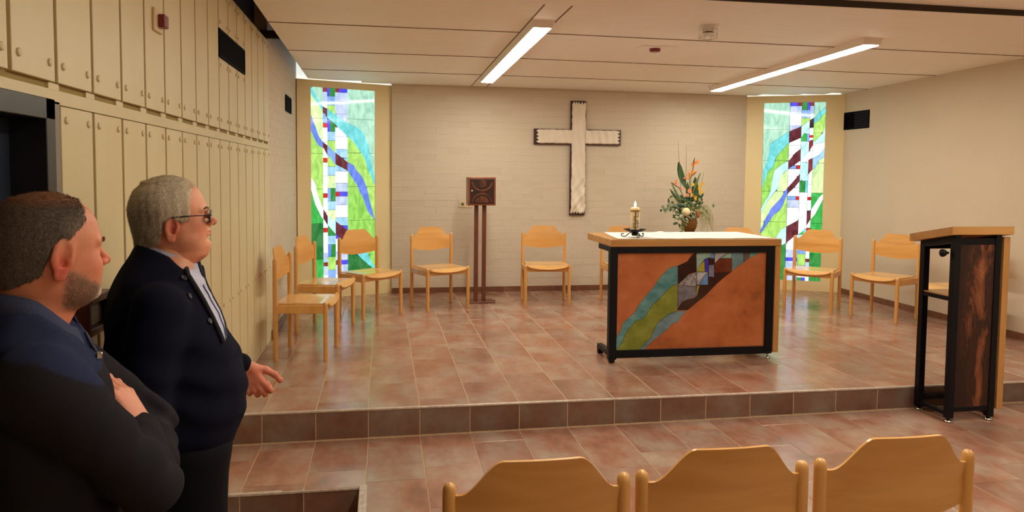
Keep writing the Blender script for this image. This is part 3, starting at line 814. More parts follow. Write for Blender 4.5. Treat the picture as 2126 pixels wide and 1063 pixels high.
ks = empty('key_switch', (XL, -1.137, 2.163), 0, 'ivory wall plate with a dark red switch, high on the cream panels', 'switch')
mb = MB(); mb.bbox((0, -.058, -.045), (.012, .058, .045), .003); mb.build('plate', mat('ivory plastic', srgb(214, 186, 148), .4), ks)
mb = MB(); mb.bbox((.012, -.02, -.026), (.040, .034, .026), .004); mb.build('switch_body', mat('dark red plastic', srgb(112, 34, 34), .4), ks)

so = empty('wall_socket', (1.560, YB, 1.172), 0, 'ivory double wall socket behind the tabernacle post', 'socket')
ivory = mat('ivory socket', srgb(222, 208, 170), .35)
mb = MB(); mb.bbox((0, -.012, 0), (.155, 0, .078), .004); mb.build('plate', ivory, so)
for k in (0, 1):
    mb = MB(); mb.lathe([(.024, 0), (.024, .003), (.0205, .004), (.019, -.0)], n=20, cap=False, mat=Matrix.Translation((.040+.076*k, -.012, .039)) @ Matrix.Rotation(R(90), 4, 'X')); mb.build('socket_ring', ivory, so)
    mb = MB(); mb.lathe([(.019, .0006), (.0001, .0006)], n=20, cap=False, mat=Matrix.Translation((.040+.076*k, -.012, .039)) @ Matrix.Rotation(R(90), 4, 'X')); mb.build('socket_well', mat('socket well', srgb(120, 108, 84), .5), so)

# wooden frame box on the panels behind the left man
fb = empty('wall_box', (XL, -1.925, 1.054), 0, 'small dark red wooden box frame on the panels behind the bearded man', 'box')
dk = mat('dark red wood', srgb(92, 34, 30), .35, noise=20, col2=srgb(74, 24, 24))
mb = MB()
mb.bbox((0, -.105, 0), (.04, -.085, .12), .002); mb.bbox((0, .085, 0), (.04, .105, .12), .002)
mb.bbox((0, -.085, 0), (.04, .085, .022), .002); mb.bbox((0, -.085, .098), (.04, .085, .12), .002); mb.bbox((0, -.085, .02), (.012, .085, .1), .001)
mb.build('frame', dk, fb)
mb = MB(); mb.bbox((.012, -.078, .024), (.016, .078, .096), .0005); mb.build('picture', mat('pale picture', srgb(196, 186, 166), .5, noise=30, col2=srgb(150, 140, 120)), fb)

# ---------------------------------------------------------------- the cross
cr = empty('cross', (2.968, YB, 1.085), 0, 'large white draped relief cross on a dark brown board', 'cross')
brn = mat('dark brown cross board', srgb(78, 42, 28), .5, noise=12, col2=srgb(56, 30, 20))
mb = MB(); mb.cur = 0
sx0, sx1, H_ = -.092, .092, 1.352
ax0, ax1, az0, az1 = -.532, .524, .833, 1.017
mb.prism([(sx0,0),(sx1,0),(sx1,az0),(ax1,az0),(ax1,az1),(sx1,az1),(sx1,H_),(sx0,H_),(sx0,az1),(ax0,az1),(ax0,az0),(sx0,az0)], -.034, -.0, lambda x, y, z: (x, z, y))
mb.build('board', brn, cr)
def fold(x, z):
    d = 0
    d += .006*math.sin((z*1.0+x*2.2)*22)*(.5+.5*math.sin(z*5+1))
    d += .004*math.sin((z*.6-x*1.9)*31+1.3)*(.5+.5*math.cos(z*4))
    if z < .45: d += .009*max(0, math.sin((x*1.2-z*.9+.2)*34))
    d += .0025*math.sin(x*75+z*13)
    return d*1.7
def tri(t): t = t % 1.0; return 1-abs(2*t-1)
rel = MB()
nx, nz = 30, 150
x0, x1 = sx0+.012, sx1-.004
P = []
for j in range(nz+1):
    row = []
    for i in range(nx+1):
        t = i/nx; x = x0+(x1-x0)*t
        za = .014+.034*(1-tri(t*6)); zb = H_-.012-.034*(1-tri(t*5))
        z = za+(zb-za)*j/nz
        xx = x + (.0012*math.sin(z*29)+.0012*math.sin(z*71) if i in (0, nx) else 0)
        edge = min(t, 1-t)*nx
        row.append((xx, -.052-fold(x, z)+(.010 if edge < 1 else 0), z))
    P.append(row)
rel.grid(P, True)
for sgn in (-1, 1):
    P = []
    m_ = 56
    for i in range(m_+1):
        row = []
        for j in range(19):
            t = j/18; z = az0+.013+(az1-az0-.020)*t
            tip = (ax0+.020+.036*(1-tri(t*4))) if sgn < 0 else (ax1-.012-.036*(1-tri(t*4)))
            root_x = x0+.004 if sgn < 0 else x1-.004
            x = root_x+(tip-root_x)*i/m_
            zz = z+(.0012*math.sin(x*33)+.0012*math.sin(x*77) if j in (0, 18) else 0)
            edge = min(t, 1-t)*18
            row.append((x, -.052-fold(x, z)+(.010 if edge < 1 else 0), zz))
        P.append(row)
    rel.grid(P, True)
# skirt back to the board
o = rel.build('draped_relief', mat('white relief', srgb(238, 229, 214), .55, noise=5, col2=srgb(228, 217, 200), bump=.1, bscale=40), cr)
sm = o.modifiers.new('thickness', 'SOLIDIFY'); sm.thickness = .024; sm.offset = -1 
# ---------------------------------------------------------------- chairs
def make_chair():
    root = empty('chair')
    HW, D = .2325, .18            # half width between leg axes, half depth
    # rear posts (full height) and front legs, rounded tops
    for sx in (-1, 1):
        mb = MB(); r = .0178
        mb.lathe([(r*.86, 0), (r*.93, .01), (r, .30), (r, .728), (r*.96, .739), (r*.80, .748), (r*.5, .754), (.0005, .7565)], sx*HW, -D, 20, cap=False)
        mb.build('leg', M['beech'], root)
        mb = MB(); mb.lathe([(r*.86, 0), (r*.93, .01), (r, .30), (r, .412), (r*.93, .424), (r*.6, .433), (.0005, .436)], sx*HW, D, 20, cap=False)
        mb.build('leg', M['beech'], root)
        mb = MB(); mb.bbox((sx*HW-.011, -D+.012, .352), (sx*HW+.011, D-.012, .412), .003); mb.build('side_rail', M['beech'], root)
    for y in (-D, D-.01):
        mb = MB(); mb.bbox((-HW+.012, y-.010, .356), (HW-.012, y+.010, .400), .003); mb.build('cross_rail', M['beech_x'], root)
    # seat: thin plywood, hollowed, rolled down at the front
    P = []
    nu, nv = 20, 20
    for j in range(nv+1):
        v = j/nv; row = []
        for i in range(nu+1):
            u = -1+2*i/nu
            y = -D-.005+(2*D+.035)*v
            z = .424-.010*(1-u*u)*math.sin(math.pi*min(1, v*1.1))
            roll = max(0, (v-.80)/.20)
            z -= .040*roll**1.7*(1-u*u)**.6
            half = HW-.016-.012*(1-min(1, v*5))*0
            if v > .88: y -= .004*(v-.88)*abs(u)
            row.append((u*half, y, z))
        P.append(row)
    mb = MB(); mb.grid(P, True, .010); mb.build('seat', M['beech_seat'], root)
    # backrest: bell shaped top, bowed lower edge, curved in plan
    tp = [(0,1.0),(.42,1.0),(.50,.975),(.56,.92),(.62,.81),(.68,.64),(.74,.44),(.80,.27),(.86,.14),(.93,.05),(1.0,.03)]
    P = []
    nu, nv = 44, 12
    for j in range(nv+1):
        v = j/nv; row = []
        for i in range(nu+1):
            u = -1+2*i/nu; a = abs(u)
            q_ = min(1, max(0, (a-.45)/.50)); zt = .724+.096*(1-q_*q_*(3-2*q_))
            zb_ = .604-.028*(1-a*a)
            z = zb_+(zt-zb_)*v
            y = -D-.004-.030*(1-a*a)-.020*max(0, (z-.68)/.14)
            row.append((u*(HW-.012), y, z))
        P.append(row)
    mb = MB(); mb.grid(P, True, .009); mb.build('backrest', M['beech_x'], root)
    return root
proto = make_chair(); used = [False]
def chair(x, y, deg, z, label, group):
    if not used[0]: o = proto; used[0] = True
    else: o = copy_tree(proto)
    o.location = (x, y, z); o.rotation_euler = (0, 0, R(deg-90))
    tag(o, label, 'chair', group); return o
GP = 'beech chairs standing around the platform'
HT = H1+.0008
chair(.117, 1.445, -6, HT, 'beech chair against the cream panels, nearest of those along the left wall, facing right', GP)
chair(.185, 2.400, -14, HT, 'beech chair between the nearest left wall chair and the corner window chair', GP)
chair(.566, 3.046, -50, HT, 'beech chair turned at an angle in front of the left stained glass window', GP)
chair(1.267, 3.381, -66, HT, 'beech chair against the brick wall just left of the tabernacle post', GP)
chair(2.420, 3.535, -95, HT, 'beech chair under the white cross, between tabernacle and altar', GP)
chair(3.300, 3.440, -92, HT, 'beech chair half hidden behind the left end of the altar, near the candle', GP)
chair(4.495, 3.150, -104, HT, 'beech chair almost hidden behind the altar, only its top showing right of the flowers', GP)
chair(5.130, 2.822, -134.5, HT, 'beech chair in front of the right stained glass window', GP)
chair(5.577, 2.282, -156, HT, 'beech chair by the right wall, between window chair and lectern', GP)
chair(5.737, 1.520, 178, HT, 'beech chair by the right wall seen through the open frame of the lectern', GP)
GF = 'beech chairs in the front row seen from behind'
for cx_, lb in ((1.083, 'beech chair seen from behind, leftmost of the front row'),
                (1.599, 'beech chair seen from behind, middle of the front row, pale scratch on its back'),
                (2.120, 'beech chair seen from behind, rightmost of the front row')):
    o = chair(cx_, -2.37, 90, fz(cx_)+.003, lb, GF)

# ---------------------------------------------------------------- altar
AZ = H1
al = empty('altar', (2.985, .85, AZ), 0, 'wooden altar with black steel frame and copper and stained glass front', 'altar')
AX = 2.985
def ab(lo, hi, nm, m_, b=.002):
    mb = MB(); mb.bbox((lo[0]-AX, lo[1]-.85, lo[2]-AZ), (hi[0]-AX, hi[1]-.85, hi[2]-AZ), b); return mb.build(nm, m_, al)
ab((2.323, .838, 1.040), (3.655, 1.50, 1.093), 'table_top', M['oak'], .003)
ab((3.611, .842, .226), (3.655, 1.50, 1.0395), 'side_board', M['oak_z'], .002)
ab((2.318, .850, .205), (2.376, .905, 1.039), 'frame_post', M['blackmetal'])
ab((3.551, .850, .216), (3.607, .905, 1.039), 'frame_post', M['blackmetal'])
ab((2.376, .850, .990), (3.551, .905, 1.039), 'frame_rail', M['blackmetal'])
ab((2.376, .850, .216), (3.551, .905, .272), 'frame_rail', M['blackmetal'])
for x0 in (2.322, 3.555):
    ab((x0, .905, 1.000), (x0+.05, 1.175, 1.039), 'bracket', M['blackmetal'])
ab((2.322, .905, .226), (2.362, 1.175, .262), 'foot_rail', M['blackmetal'])
ab((3.56, .905, .226), (3.60, 1.175, .262), 'foot_rail', M['blackmetal'])
ab((2.322, 1.135, AZ+.006), (2.362, 1.175, .226), 'foot', M['blackmetal'])
ab((2.326, .856, AZ+.004), (2.366, .896, .205), 'foot', M['blackmetal'])
for (x, y) in ((3.585, .878), (3.580, 1.155)):
    mb = MB(); mb.lathe([(.022, .001), (.022, .006), (.008, .012), (.006, .016), (.006, .026), (.012, .028), (.012, .034), (.006, .036), (.006, .05)], x-AX, y-.85, 16)
    mb.build('levelling_foot', M['chrome'], al)
PX0, PX1, PZ0, PZ1 = 2.374, 3.553, .270, .992
COP = bpy.data.materials.new('flamed copper sheet'); COP.use_nodes = True
nt = COP.node_tree; N = nt.nodes; L = nt.links; p = N['Principled BSDF']
tc = N.new('ShaderNodeTexCoord'); nz = N.new('ShaderNodeTexNoise'); nz.inputs['Scale'].default_value = 3.2; nz.inputs['Detail'].default_value = 8; nz.inputs['Roughness'].default_value = .65
L.new(tc.outputs['Object'], nz.inputs['Vector'])
rp = N.new('ShaderNodeValToRGB'); e = rp.color_ramp.elements
e[0].position = .22; e[0].color = (.16, .035, .010, 1); e[1].position = .75; e[1].color = (.68, .24, .085, 1)
k = e.new(.42); k.color = (.48, .135, .038, 1)
L.new(nz.outputs['Fac'], rp.inputs['Fac']); L.new(rp.outputs['Color'], p.inputs['Base Color'])
p.inputs['Metallic'].default_value = .25; p.inputs['Roughness'].default_value = .30; p.inputs['Coat Weight'].default_value = .6; p.inputs['Coat Roughness'].default_value = .04
nb = N.new('ShaderNodeTexNoise'); nb.inputs['Scale'].default_value = 2.2; mp = N.new('ShaderNodeMapping'); mp.inputs['Scale'].default_value = (1, 1, 4)
L.new(tc.outputs['Object'], mp.inputs[0]); L.new(mp.outputs[0], nb.inputs['Vector'])
bp = N.new('ShaderNodeBump'); bp.inputs['Strength'].default_value = .3; bp.inputs['Distance'].default_value = .02
L.new(nb.outputs['Fac'], bp.inputs['Height']); L.new(bp.outputs['Normal'], p.inputs['Normal']); L.new(bp.outputs['Normal'], p.inputs['Coat Normal'])
mb = MB(); mb.bbox((PX0-AX, .872-.85, PZ0-AZ), (PX1-AX, .880-.85, PZ1-AZ), .001); mb.build('copper_sheet', COP, al)
def aglass(n, c1, c2, rough=.12):
    return mat(n, srgb(*c1), rough, noise=9, col2=srgb(*c2), coat=.3, stretch=(1, 1, 1.5), bump=.05, bscale=20)
AG = dict(teal=aglass('altar teal glass', (64, 120, 126), (104, 156, 160)), green=aglass('altar olive glass', (112, 122, 34), (136, 146, 56)),
          steel=aglass('altar steel blue glass', (84, 118, 128), (118, 146, 158)), brown=aglass('altar dark brown glass', (38, 12, 12), (58, 20, 16)),
          rust=aglass('altar rust glass', (96, 34, 16), (120, 52, 26)), pale=aglass('altar pale green glass', (120, 156, 142), (152, 182, 168)),
          grey=aglass('altar grey glass', (88, 86, 100), (126, 124, 134)), crumb=mat('altar crackled glass', srgb(96, 92, 96), .3, noise=70, col2=srgb(176, 172, 176), bump=.6, bscale=90),
          yellow=aglass('altar yellow glass', (150, 142, 44), (176, 168, 66)), royal=aglass('altar royal blue glass', (52, 44, 176), (72, 62, 206)),
          blue=aglass('altar blue glass', (76, 116, 176), (110, 150, 206)), lav=aglass('altar lavender glass', (110, 106, 138), (150, 146, 172)),
          white=aglass('altar milky glass', (150, 150, 156), (186, 186, 190)), gb=aglass('altar grey brown glass', (74, 66, 62), (100, 92, 88)))
AG['leadline'] = mat('altar lead line', srgb(20, 26, 28), .5)
def ap(x, y):
    # corners of the drawn panel -> metres
    yt = 97.0; yb_ = 925+(888-925)*(x-90)/(1335-90)
    v = (y-yt)/(yb_-yt); xl = 105-15*v; xr = 1375-40*v
    u = (x-xl)/(xr-xl)
    return (PX0+min(1, max(0, u))*(PX1-PX0)-AX, PZ1-min(1, max(0, v))*(PZ1-PZ0)-AZ)
def shrink(poly, d):
    n = len(poly); area = sum(poly[i][0]*poly[(i+1) % n][1]-poly[(i+1) % n][0]*poly[i][1] for i in range(n))
    s_ = 1 if area > 0 else -1; out = []
    for i in range(n):
        a = Vector(poly[i-1]); b = Vector(poly[i]); c = Vector(poly[(i+1) % n])
        e1 = (b-a); e2 = (c-b)
        if e1.length < 1e-6 or e2.length < 1e-6: out.append(tuple(b)); continue
        e1.normalize(); e2.normalize()
        n1 = Vector((-e1.y, e1.x))*s_; n2 = Vector((-e2.y, e2.x))*s_
        m_ = n1+n2
        if m_.length < .3: m_ = n1
        m_.normalize(); out.append(tuple(b+m_*d))
    return out
def apiece(pts, col, lvl):
    poly = [ap(*q) for q in pts]
    f0 = .0218-.0012*lvl
    b = MB(); b.prism(poly, f0-.0004, .0225, lambda x, y, z: (x, z, y)); ob = b.build('lead_came', AG['leadline'], al)
    b = MB(); b.prism(shrink(poly, .0016), f0-.0012, f0, lambda x, y, z: (x, z, y)); b.build('glass_piece', AG[col], al)
ln1 = [(150,850),(165,800),(200,740),(250,680),(320,650),(360,590),(400,530),(450,490),(500,430),(560,375),(607,360)]
apiece([(90,925),(88,820),(140,740),(150,690),(200,645),(240,610),(280,540),(340,460),(410,380),(440,330),(480,280),(540,225),(607,205)]+ln1[::-1]+[(110,900),(104,925)], 'teal', 0)
ln2 = [(290,919),(340,850),(380,820),(410,740),(440,690),(520,620),(600,590)]
apiece([(104,925),(110,900)]+ln1+[(601,588)]+ln2[::-1][1:], 'green', 0)
apiece(ln2+[(680,588),(640,630),(610,680),(560,700),(500,760),(440,810),(400,840),(350,890),(325,918)], 'steel', 0)
apiece([(601,583),(610,545),(640,515),(690,492),(750,480),(765,380),(765,97),(1068,97),(1068,260),(1000,310),(930,370),(880,420),(830,470),(790,500),(740,540),(690,583)], 'brown', 0)
apiece([(609,208),(690,170),(720,130),(752,97),(765,97),(765,260),(700,280),(660,320),(609,365)], 'brown', 1)
apiece([(609,372),(660,318),(700,285),(765,262),(765,380)], 'crumb', 1)
apiece([(607,374),(764,382),(762,470),(690,490),(640,515),(607,570)], 'grey', 1)
apiece([(766,382),(790,368),(778,420),(766,468)], 'yellow', 1)
apiece([(766,97),(922,97),(885,140),(840,150),(800,200),(767,260)], 'pale', 1)
apiece([(768,259),(790,210),(834,165),(836,259)], 'yellow', 2)
apiece([(838,150),(866,150),(866,260),(838,260)], 'royal', 2)
apiece([(767,262),(862,262),(825,300),(786,368),(767,368)], 'white', 2)
apiece([(787,369),(826,301),(863,264),(862,369)], 'blue', 2)
apiece([(869,205),(917,200),(915,305),(868,300)], 'lav', 2)
apiece([(880,146),(892,112),(918,100),(919,146)], 'blue', 2)
apiece([(922,190),(970,148),(1066,148),(1066,262),(920,268)], 'rust', 1)
apiece([(922,98),(1045,98),(965,147),(922,188)], 'white', 2)
apiece([(968,147),(1050,98),(1067,98),(1067,147)], 'pale', 2)
apiece([(1069,98),(1170,98),(1168,188),(1100,228),(1069,260)], 'steel', 1)
apiece([(1172,98),(1226,98),(1223,145),(1171,186)], 'gb', 1)
apiece([(1228,98),(1326,98),(1250,136),(1226,144)], 'teal', 1)

# cloth on the altar
pts = [(2.372, .862), (3.595, .864), (3.615, 1.492), (2.46, 1.492)]
P = []
for j in range(25):
    row = []
    for i in range(61):
        u, v = i/60, j/24
        x = (pts[0][0]*(1-u)+pts[1][0]*u)*(1-v)+(pts[3][0]*(1-u)+pts[2][0]*u)*v
        y = (pts[0][1]*(1-u)+pts[1][1]*u)*(1-v)+(pts[3][1]*(1-u)+pts[2][1]*u)*v
        y += .003*math.sin(x*19) if j in (0, 24) else 0
        z = 1.0955+.0012*abs(math.sin(x*9+y*3))+.0008*abs(math.sin(x*31))
        z += .012*math.exp(-((x-2.93)/.022)**2-((y-1.45)/.06)**2)
        row.append((x-2.98, y-1.18, z-1.094))
    P.append(row)
mb = MB(); mb.grid(P, True, .0012)
cl = mb.build('altar_cloth', M['white'], None, (2.98, 1.18, 1.0945)); tag(cl, 'white linen cloth spread over the altar top', 'cloth')

# candle and its wrought iron holder
KX, KY, KZ = 2.545, .985, 1.0985
ch = empty('candle_holder', (KX, KY, KZ), R(20), 'black wrought iron candle dish on three scrolled feet', 'candle holder')
mb = MB(); mb.lathe([(.012, .036), (.040, .040), (.060, .046), (.086, .060), (.087, .062), (.060, .049), (.040, .043), (.001, .041)], n=32, cap=False); mb.build('dish', M['blackmetal'], ch)
for k in range(3):
    a = R(10+120*k); mb = MB(); pr = []
    for (r, z) in [(.012,.036),(.030,.034),(.048,.024),(.062,.010),(.075,.004),(.090,.004),(.100,.010),(.102,.020),(.095,.027),(.087,.025),(.085,.018)]:
        pr.append((r*math.cos(a), r*math.sin(a), z))
    mb.tube(pr, .0038, 6); mb.build('foot', M['blackmetal'], ch)
mb = MB(); mb.lathe([(.020, .012), (.026, .026), (.014, .037)], n=16); mb.build('hub', M['blackmetal'], ch)
ca = empty('candle', (KX, KY, KZ+.042), R(-100), 'lit ivory altar candle with gold band and dark meander ornament', 'candle')
wax = mat('ivory wax', srgb(244, 232, 196), .45, noise=10, col2=srgb(238, 222, 180)); wax.node_tree.nodes['Principled BSDF'].inputs['Subsurface Weight'].default_value = .3
gold = mat('gold wax', srgb(158, 122, 40), .4, metal=.3)
dkw = mat('dark wax', srgb(34, 30, 40), .5)
mb = MB(); r = .034; mb.lathe([(r*.97, 0), (r, .004), (r, .172), (r*.97, .179), (r*.8, .181), (.024, .174), (.0005, .170)], n=32, cap=False); mb.build('wax_body', wax, ca)
mb = MB()
for k in range(33):
    pass
mb.lathe([(r+.0002, .150), (r+.0016, .150), (r+.0016, .164), (r+.0002, .164)], n=32, cap=False); mb.build('gold_band', gold, ca)
def wrap(a0, a1, z0, z1, m_, nm, rr=.0018):
    # a0,a1: millimetres along the circumference
    n = max(2, int(abs(a1-a0)/3)+1); P = []
    for zz in (z0, z1):
        P.append([((r+rr)*math.cos((a0+(a1-a0)*i/(n-1))/1000/r), (r+rr)*math.sin((a0+(a1-a0)*i/(n-1))/1000/r), zz) for i in range(n)])
    b = MB(); b.grid(P, True, .0016); b.build(nm, m_, ca)
wrap(-7, 4, .002, .150, gold, 'gold_stripe')
for a0, a1, z0, z1 in ((18,21,.112,.152),(-2,21,.112,.115),(-14,4,.112,.115),(-14,-11,.083,.115),(-14,19,.083,.086),(16,19,.032,.086),(-16,28,.064,.067),(-16,-13,.032,.067),(-16,19,.032,.035)):
    wrap(a0, a1, z0, z1, dkw, 'ornament', .003)
mb = MB(); mb.tube([(0,0,.168), (.001,0,.180), (.003,0,.186)], .0014, 6); mb.build('wick', dkw, ca)
mb = MB(); mb.lathe([(.0005, .182), (.006, .188), (.0085, .197), (.0065, .209), (.003, .220), (.0003, .229)], n=16, cap=False)
mb.build('flame', mat('flame', (1, .8, .5, 1), .5, emit=(1, .82, .5, 1), estr=22), ca)

# ---------------------------------------------------------------- tabernacle on its post
tb = empty('tabernacle', (1.727, 3.66, H1), 0, 'square copper coloured tabernacle box on two brown steel posts', 'tabernacle')
mb = MB(); mb.bbox((-.128, -.11, .001), (.150, .14, .013), .002); mb.build('base_plate', M['brownmetal'], tb)
mb = MB(); mb.bbox((.150, .02, .001), (.168, .05, .012), .002); mb.build('base_tab', M['brownmetal'], tb)
for x in (-.049, .037):
    mb = MB(); mb.bbox((x-.021, -.02, .013), (x+.021, .022, 1.050), .002); mb.build('post', M['brownmetal'], tb)
fr = mat('red brown copper frame', srgb(146, 84, 54), .35, metal=.3, noise=9, col2=srgb(124, 66, 42))
mb = MB(); mb.bbox((-.147, -.10, 1.050), (.146, .13, 1.349), .003); mb.build('cabinet', fr, tb)
dk = mat('burnt copper door', srgb(42, 26, 24), .38, metal=.3, noise=7, col2=srgb(66, 38, 26))
mb = MB(); mb.bbox((-.128, -.108, 1.069), (.128, -.1005, 1.331), .002); mb.build('door', dk, tb)
cop = mat('copper relief', srgb(118, 66, 38), .45, metal=.3, noise=14, col2=srgb(56, 32, 24))
def ring(pts_out, pts_in, nm):
    b = MB(); b.prism(pts_out+pts_in[::-1], -.1115, -.108, lambda x, y, z: (x, z, y)); b.build(nm, cop, tb)
arc = lambda cx, cz_, r, a0, a1, n=22: [(cx+r*math.cos(R(a0+(a1-a0)*i/n)), cz_+r*math.sin(R(a0+(a1-a0)*i/n))) for i in range(n+1)]
b = MB(); b.prism(arc(.0, 1.282, .042, 0, 342, 22), -.1115, -.108, lambda x, y, z: (x, z, y)); b.build('door_relief', cop, tb)
ring(arc(.0, 1.320, .120, 192, 348), arc(.0, 1.320, .102, 192, 348), 'door_relief')
ring(arc(.0, 1.075, .110, 8, 172), arc(.0, 1.075, .094, 8, 172), 'door_relief')
b = MB(); b.prism(arc(.0, 1.080, .070, 0, 180), -.1115, -.108, lambda x, y, z: (x, z, y)); b.build('door_relief', cop, tb)
b = MB(); b.lathe([(.006, 0), (.006, .012), (.011, .016), (.011, .022), (.0005, .026)], n=16, cap=False, mat=Matrix.Translation((-.110, -.108, 1.203)) @ Matrix.Rotation(R(90), 4, 'X')); b.build('knob', M['chrome'], tb)

# ---------------------------------------------------------------- lectern
LX, LY = 4.36, -.15
le = empty('lectern', (LX, LY, fz(LX)), 0, 'black steel lectern with wooden reading top and rust patterned copper panel', 'lectern')
def lb_(lo, hi, nm, m_, b=.002):
    mb = MB(); mb.bbox((lo[0]-LX, lo[1]-LY, lo[2]-fz(LX)), (hi[0]-LX, hi[1]-LY, hi[2]-fz(LX)), b); return mb.build(nm, m_, le)
def slope_z(y): return 1.212+(y+.312)*(-.19)
def post(x0, x1, y0, y1, zb_):
    z0 = zb_-fz(LX); mb = MB(); vs = []
    for z_ in (0, 1):
        for x, y in ((x0,y0),(x1,y0),(x1,y1),(x0,y1)): vs.append((x-LX, y-LY, z0 if z_ == 0 else slope_z(y)-.003-fz(LX)))
    mb.add(vs, [(0,3,2,1),(4,5,6,7),(0,1,5,4),(1,2,6,5),(2,3,7,6),(3,0,4,7)]); mb.build('frame_post', M['blackmetal'], le)
for (x0, x1) in ((4.166, 4.206), (4.452, 4.492)):
    post(x0, x1, -.312, -.272, .058); post(x0, x1, -.045, -.005, .058)
    # sloping top rails
    mb = MB(); vs = []
    for (y, d) in ((-.272, 0), (-.045, 0)):
        for x in (x0, x1):
            for dz in (-.045, -.003): vs.append((x-LX, y-LY, slope_z(y)+dz-fz(LX)))
    mb.add(vs, [(0,1,3,2),(4,6,7,5),(0,2,6,4),(1,5,7,3),(0,4,5,1),(2,3,7,6)]); mb.build('top_rail', M['blackmetal'], le)
    lb_((x0+.006, -.272, .07), (x1-.006, -.045, .096), 'foot_rail', M['blackmetal'])
    lb_((x0+.004, -.272, .795), (x1-.004, -.045, .820), 'shelf_rail', M['blackmetal'])
for y0 in (-.308, -.041):
    lb_((4.206, y0, 1.150 if y0 < -.2 else 1.10), (4.452, y0+.032, 1.190 if y0 < -.2 else 1.14), 'cross_rail', M['blackmetal'])
    lb_((4.206, y0, .098), (4.452, y0+.032, .128), 'cross_rail', M['blackmetal'])
lb_((4.206, -.041, .795), (4.452, -.009, .820), 'cross_rail', M['blackmetal'])
lb_((4.172, -.300, .821), (4.486, -.008, .829), 'shelf', M['oak'])
for (x, y) in ((4.186, -.292), (4.472, -.292), (4.186, -.025), (4.472, -.025)):
    z0 = fz(x)-fz(LX)+.0045
    mb = MB(); mb.lathe([(.026, z0), (.026, z0+.004), (.018, z0+.010), (.009, z0+.016), (.009, .05)], x-LX, y-LY, 18); mb.build('levelling_foot', M['chrome'], le)
RUST = bpy.data.materials.new('burnt copper panel'); RUST.use_nodes = True
nt = RUST.node_tree; N = nt.nodes; L = nt.links; p = N['Principled BSDF']
tc = N.new('ShaderNodeTexCoord'); mp = N.new('ShaderNodeMapping'); mp.inputs['Scale'].default_value = (9, 1, 2.4)
L.new(tc.outputs['Object'], mp.inputs[0])
nz = N.new('ShaderNodeTexNoise'); nz.inputs['Scale'].default_value = 1.0; nz.inputs['Detail'].default_value = 8; nz.inputs['Roughness'].default_value = .68; nz.inputs['Distortion'].default_value = .5
L.new(mp.outputs[0], nz.inputs['Vector'])
# the lighter streak widens towards the top and leans to the right below
sx = N.new('ShaderNodeSeparateXYZ'); L.new(tc.outputs['Object'], sx.inputs[0])
ma = N.new('ShaderNodeMath'); ma.operation = 'MULTIPLY_ADD'; ma.inputs[1].default_value = 5.0; ma.inputs[2].default_value = -.02; L.new(sx.outputs['X'], ma.inputs[0])
ab_ = N.new('ShaderNodeMath'); ab_.operation = 'ABSOLUTE'; L.new(ma.outputs[0], ab_.inputs[0])
mu = N.new('ShaderNodeMath'); mu.operation = 'MULTIPLY_ADD'; mu.inputs[1].default_value = -.42; mu.inputs[2].default_value = .16; L.new(ab_.outputs[0], mu.inputs[0])
ad = N.new('ShaderNodeMath'); L.new(nz.outputs['Fac'], ad.inputs[0]); L.new(mu.outputs[0], ad.inputs[1])
rp = N.new('ShaderNodeValToRGB'); e = rp.color_ramp.elements
e[0].position = .42; e[0].color = srgb(44, 22, 18); e[1].position = .84; e[1].color = srgb(190, 122, 76)
k = e.new(.52); k.color = srgb(66, 36, 27); k = e.new(.62); k.color = srgb(112, 62, 40); k = e.new(.555); k.color = srgb(36, 20, 18)
L.new(ad.outputs[0], rp.inputs['Fac']); L.new(rp.outputs['Color'], p.inputs['Base Color'])
p.inputs['Roughness'].default_value = .42; p.inputs['Metallic'].default_value = .2
bp = N.new('ShaderNodeBump'); bp.inputs['Strength'].default_value = .25; bp.inputs['Distance'].default_value = .01; L.new(nz.outputs['Fac'], bp.inputs['Height']); L.new(bp.outputs['Normal'], p.inputs['Normal'])
lb_((4.206, -.306, .128), (4.452, -.300, 1.150), 'copper_panel', RUST, .001)
lb_((4.512, -.310, .105), (4.556, -.006, 1.195), 'side_board', M['oak_z'])
lb_((4.492, -.20, .95), (4.512, -.12, .99), 'spacer', M['blackmetal']); lb_((4.492, -.20, .25), (4.512, -.12, .29), 'spacer', M['blackmetal'])
mb = MB()
vs = []
for dz in (0, .050):
    for (x, y) in ((4.128,-.330),(4.560,-.330),(4.560,.052),(4.128,.052)): vs.append((x-LX, y-LY, slope_z(y)+dz-.001-fz(LX)))
mb.add(vs, [(0,3,2,1),(4,5,6,7),(0,1,5,4),(1,2,6,5),(2,3,7,6),(3,0,4,7)])
mb.build('reading_top', M['oak'], le)
mb = MB(); mb.lathe([(.008, 0), (.008, .018), (.018, .022), (.024, .034), (.024, .046), (.016, .052), (.0005, .053)], n=20, cap=False, mat=Matrix.Translation((4.166-LX, -.255+.0-LY, 1.095-fz(LX))) @ Matrix.Rotation(R(-90), 4, 'Y'))
mb.build('clamp_knob', M['blackmetal'], le)

